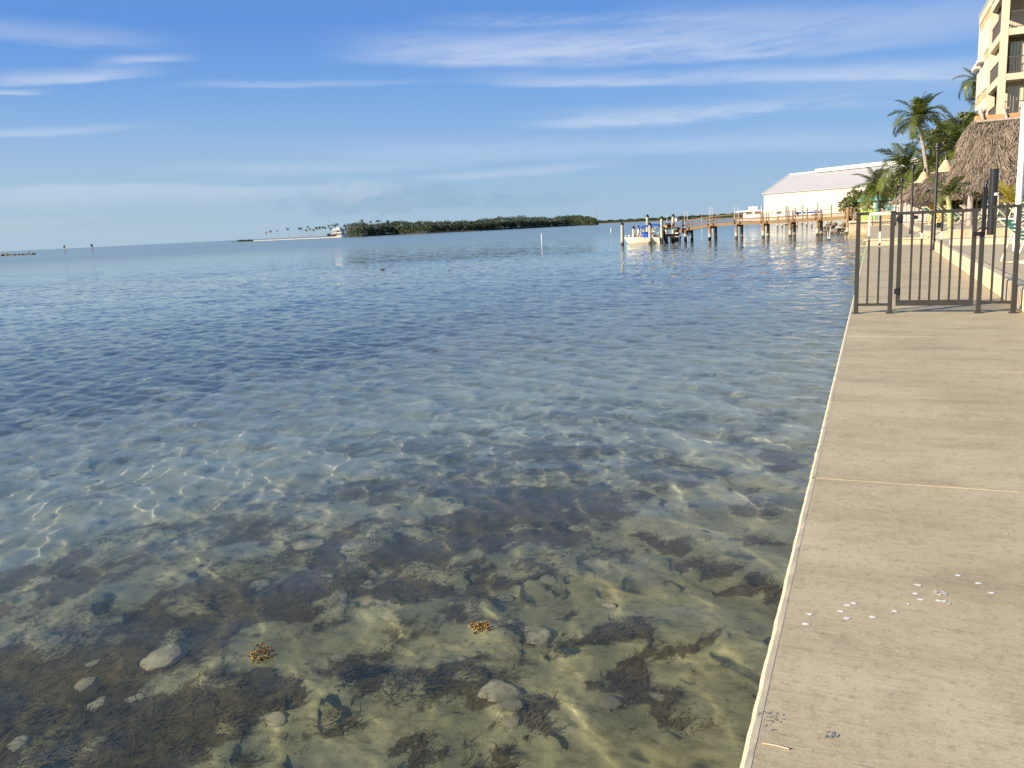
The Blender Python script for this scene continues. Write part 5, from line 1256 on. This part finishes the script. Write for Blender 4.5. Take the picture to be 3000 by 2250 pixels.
# white house on the island
hp = gw(990, 694.5); f_ = hp.length/FPX; hd_ = Vector((hp.x, hp.y, 0)).normalized(); hp = hp+hd_*20; hs = empty('house', (hp.x, hp.y, WZ+.6), 'white two storey house with a hipped roof and verandas on the island', 'house')
f_ = Vector((hp.x, hp.y, 0)).length/FPX
MWH = mat('white house paint', (.55, .54, .52), .7, .04, 1); MSHADE = mat('glass doors', (.12, .15, .17), .3, .2, 1)
W2 = 14*f_; Hh = 27*f_
b = MB(); b.box((W2*.15, W2*.6, Hh*.36), (W2*1.5, W2*1.0, Hh*.7)); b.build('wall', MWH, hs)
for z in (Hh*.02, Hh*.36, Hh*.66): b = MB(); b.box((0, W2*.35, z), (W2*2.0, W2*1.7, Hh*.05)); b.build('floor_slab', MWH, hs)
for k in range(5):
    for z in (Hh*.19, Hh*.52): b = MB(); b.box((-W2*.93+k*W2*.465, -W2*.45, z), (Hh*.035, Hh*.035, Hh*.32)); b.build('column', MWH, hs)
for k in range(3):
    for z in (Hh*.18, Hh*.52): b = MB(); b.box((-W2*.4+k*W2*.45, W2*.085, z), (W2*.28, .1, Hh*.2)); b.build('window', MSHADE, hs)
b = MB(); b.box((0, -W2*.47, Hh*.45), (W2*1.9, .12, .12)); b.build('railing', MWH, hs)
b = MB(); w_, d_2 = W2*1.1, W2*.95; b.add([(-w_, -d_2+W2*.35, Hh*.69), (w_, -d_2+W2*.35, Hh*.69), (w_, d_2+W2*.35, Hh*.69), (-w_, d_2+W2*.35, Hh*.69), (-W2*.15, W2*.35, Hh), (W2*.15, W2*.35, Hh)], [(0, 1, 5, 4), (1, 2, 5), (2, 3, 4, 5), (3, 0, 4), (3, 2, 1, 0)]); b.build('roof', MWH, hs)
for x, r, lb, sd in ((957, 4.5, 'round dark shrub left of the white island house', 1), (969, 3.6, 'smaller dark shrub beside the steps of the white island house', 2)):
    p = gw(x, wline(x)-.8); q = random.Random(sd); lob = [(q.uniform(-1, 1)*r*.5, q.uniform(-.3, .3)*r, r*q.uniform(.3, .7), r*.5, r*.5, r*.45) for _ in range(8)]
    V, F = leaf_cloud(lob, 90, .9, sd); o = link('shrub', np_mesh('shrub', V, F), None, MMANG); o.location = (p.x, p.y+6, WZ+.4); tag(o, lb, 'shrub')
# far shore behind, white far building, tower
FB = lambda x: 655.5-(x-1740)*.0405
far_wood('far_shore_trees', 0, list(np.arange(1745, 2200, 2.2)), FB, lambda x: FB(x)-8-3*sstep(1800, 2100, x)+1.2*math.sin(x*.21), 'low mangrove shore running behind the pier', 21, MMANG, 2.2, 34, 60)
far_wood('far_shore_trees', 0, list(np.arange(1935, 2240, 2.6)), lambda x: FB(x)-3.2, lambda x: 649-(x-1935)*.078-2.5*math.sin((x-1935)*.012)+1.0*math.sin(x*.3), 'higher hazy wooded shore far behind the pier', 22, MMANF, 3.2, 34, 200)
strip('far_shore_ground', [(1745, 656.2), (1900, 649.6), (2060, 643.2), (2240, 636.0)], 300, 1.2, mat('dark far bank', (.10, .095, .06), .95, .2, .05), kind='structure')
for (x0, x1, y0, y1, Y, lb) in ((1725, 1734, 648, 655, 1150, 'small white building among the trees at the island tip'), (1767, 1792, 645.5, 648.6, 2700, 'long low white building on the far shore'), (1970, 1986, 638.5, 642, 900, 'pale patch of a building on the far wooded shore')):
    a, c = at_y(x0, y0, Y), at_y(x1, y1, Y); e = empty('far_building', ((a.x+c.x)/2, Y, WZ), lb, 'building'); b = MB(); h = a.z-WZ; b.box((0, 0, h*.42), (c.x-a.x, 10, h*.84)); b.build('wall', MWH, e)
    b = MB(); w_ = (c.x-a.x)/2+.4; b.add([(-w_, -5.4, h*.82), (w_, -5.4, h*.82), (w_, 5.4, h*.82), (-w_, 5.4, h*.82), (-w_*.8, 0, h), (w_*.8, 0, h)], [(0, 1, 5, 4), (1, 2, 5), (2, 3, 4, 5), (3, 0, 4)]); b.build('roof', MWH, e)
t0, t1 = at_y(1748.5, 650, 1200), at_y(1748, 617, 1200); e = empty('radio_mast', (t0.x, 1200, WZ), 'thin radio mast at the right tip of the island', 'mast'); b = MB(); b.cyl((0, 0, 0), (0, 0, t1.z-WZ), .35, .2, 5); b.build('shaft', MDOCK, e)
# day beacons
def beacon(x, yt, yb, mt, tri, lb):
    p = gw(x, yb); e = empty('day_beacon', (p.x, p.y, WZ), lb, 'channel marker', 'channel markers on the left'); f = Vector((p.x, p.y, 0)).length/FPX; h = (yb-yt)*f
    b = MB(); b.cyl((0, 0, -2), (0, 0, h*.95), .2, .18, 7); b.build('pile', MDOCK, e)
    r = math.atan2(p.x, p.y); s = 3.0*f
    poly = [(-s, 0, h-2*s), (s, 0, h-2*s), (0, 0, h+s*.2)] if tri else [(-s*.9, 0, h-1.9*s), (s*.9, 0, h-1.9*s), (s*.9, 0, h), (-s*.9, 0, h)]
    b = MB(); b.prism([Vector(v) for v in poly], (0, .08, 0)); o = b.build('board', mt, e); o.rotation_euler = (0, 0, -r); o.location = (math.sin(r)*-.25, -.25, 0)
    b = MB(); b.box((0, 0, h*.98), (.3, .3, .5), b=.05); b.build('light_box', MDOCK, e)
beacon(191.5, 721.5, 742.5, mat('faded red board', (.22, .06, .06), .6, .2, 3), True, 'channel marker with a dark red triangle, left of the green one')
beacon(272, 718.5, 738, mat('faded green board', (.06, .22, .14), .6, .2, 3), False, 'channel marker with a green square board, right of the red one')
# breakwater at the left edge
pts = []
for i in range(44):
    x = -20+i*2.4+q.uniform(-1, 1); p = gw(min(x, 84), 750.2-(x)*.045); pts.append((p.x+q.uniform(-1, 1), p.y+q.uniform(0, 5), WZ+q.uniform(-.15, .35)))
boulders(pts, 'boulder', 'dark breakwater rock at the far left edge of the photo', 'breakwater rocks at the left edge', MRIP, .7, 1.4, 31)
p = gw(88, 746.8); b = MB(); b.cyl((0, 0, -1), (0, 0, 2.8), .22, .2, 6); o = b.build('marker_post', MDOCK, None); o.location = p; tag(o, 'short post at the tip of the dark breakwater', 'post')
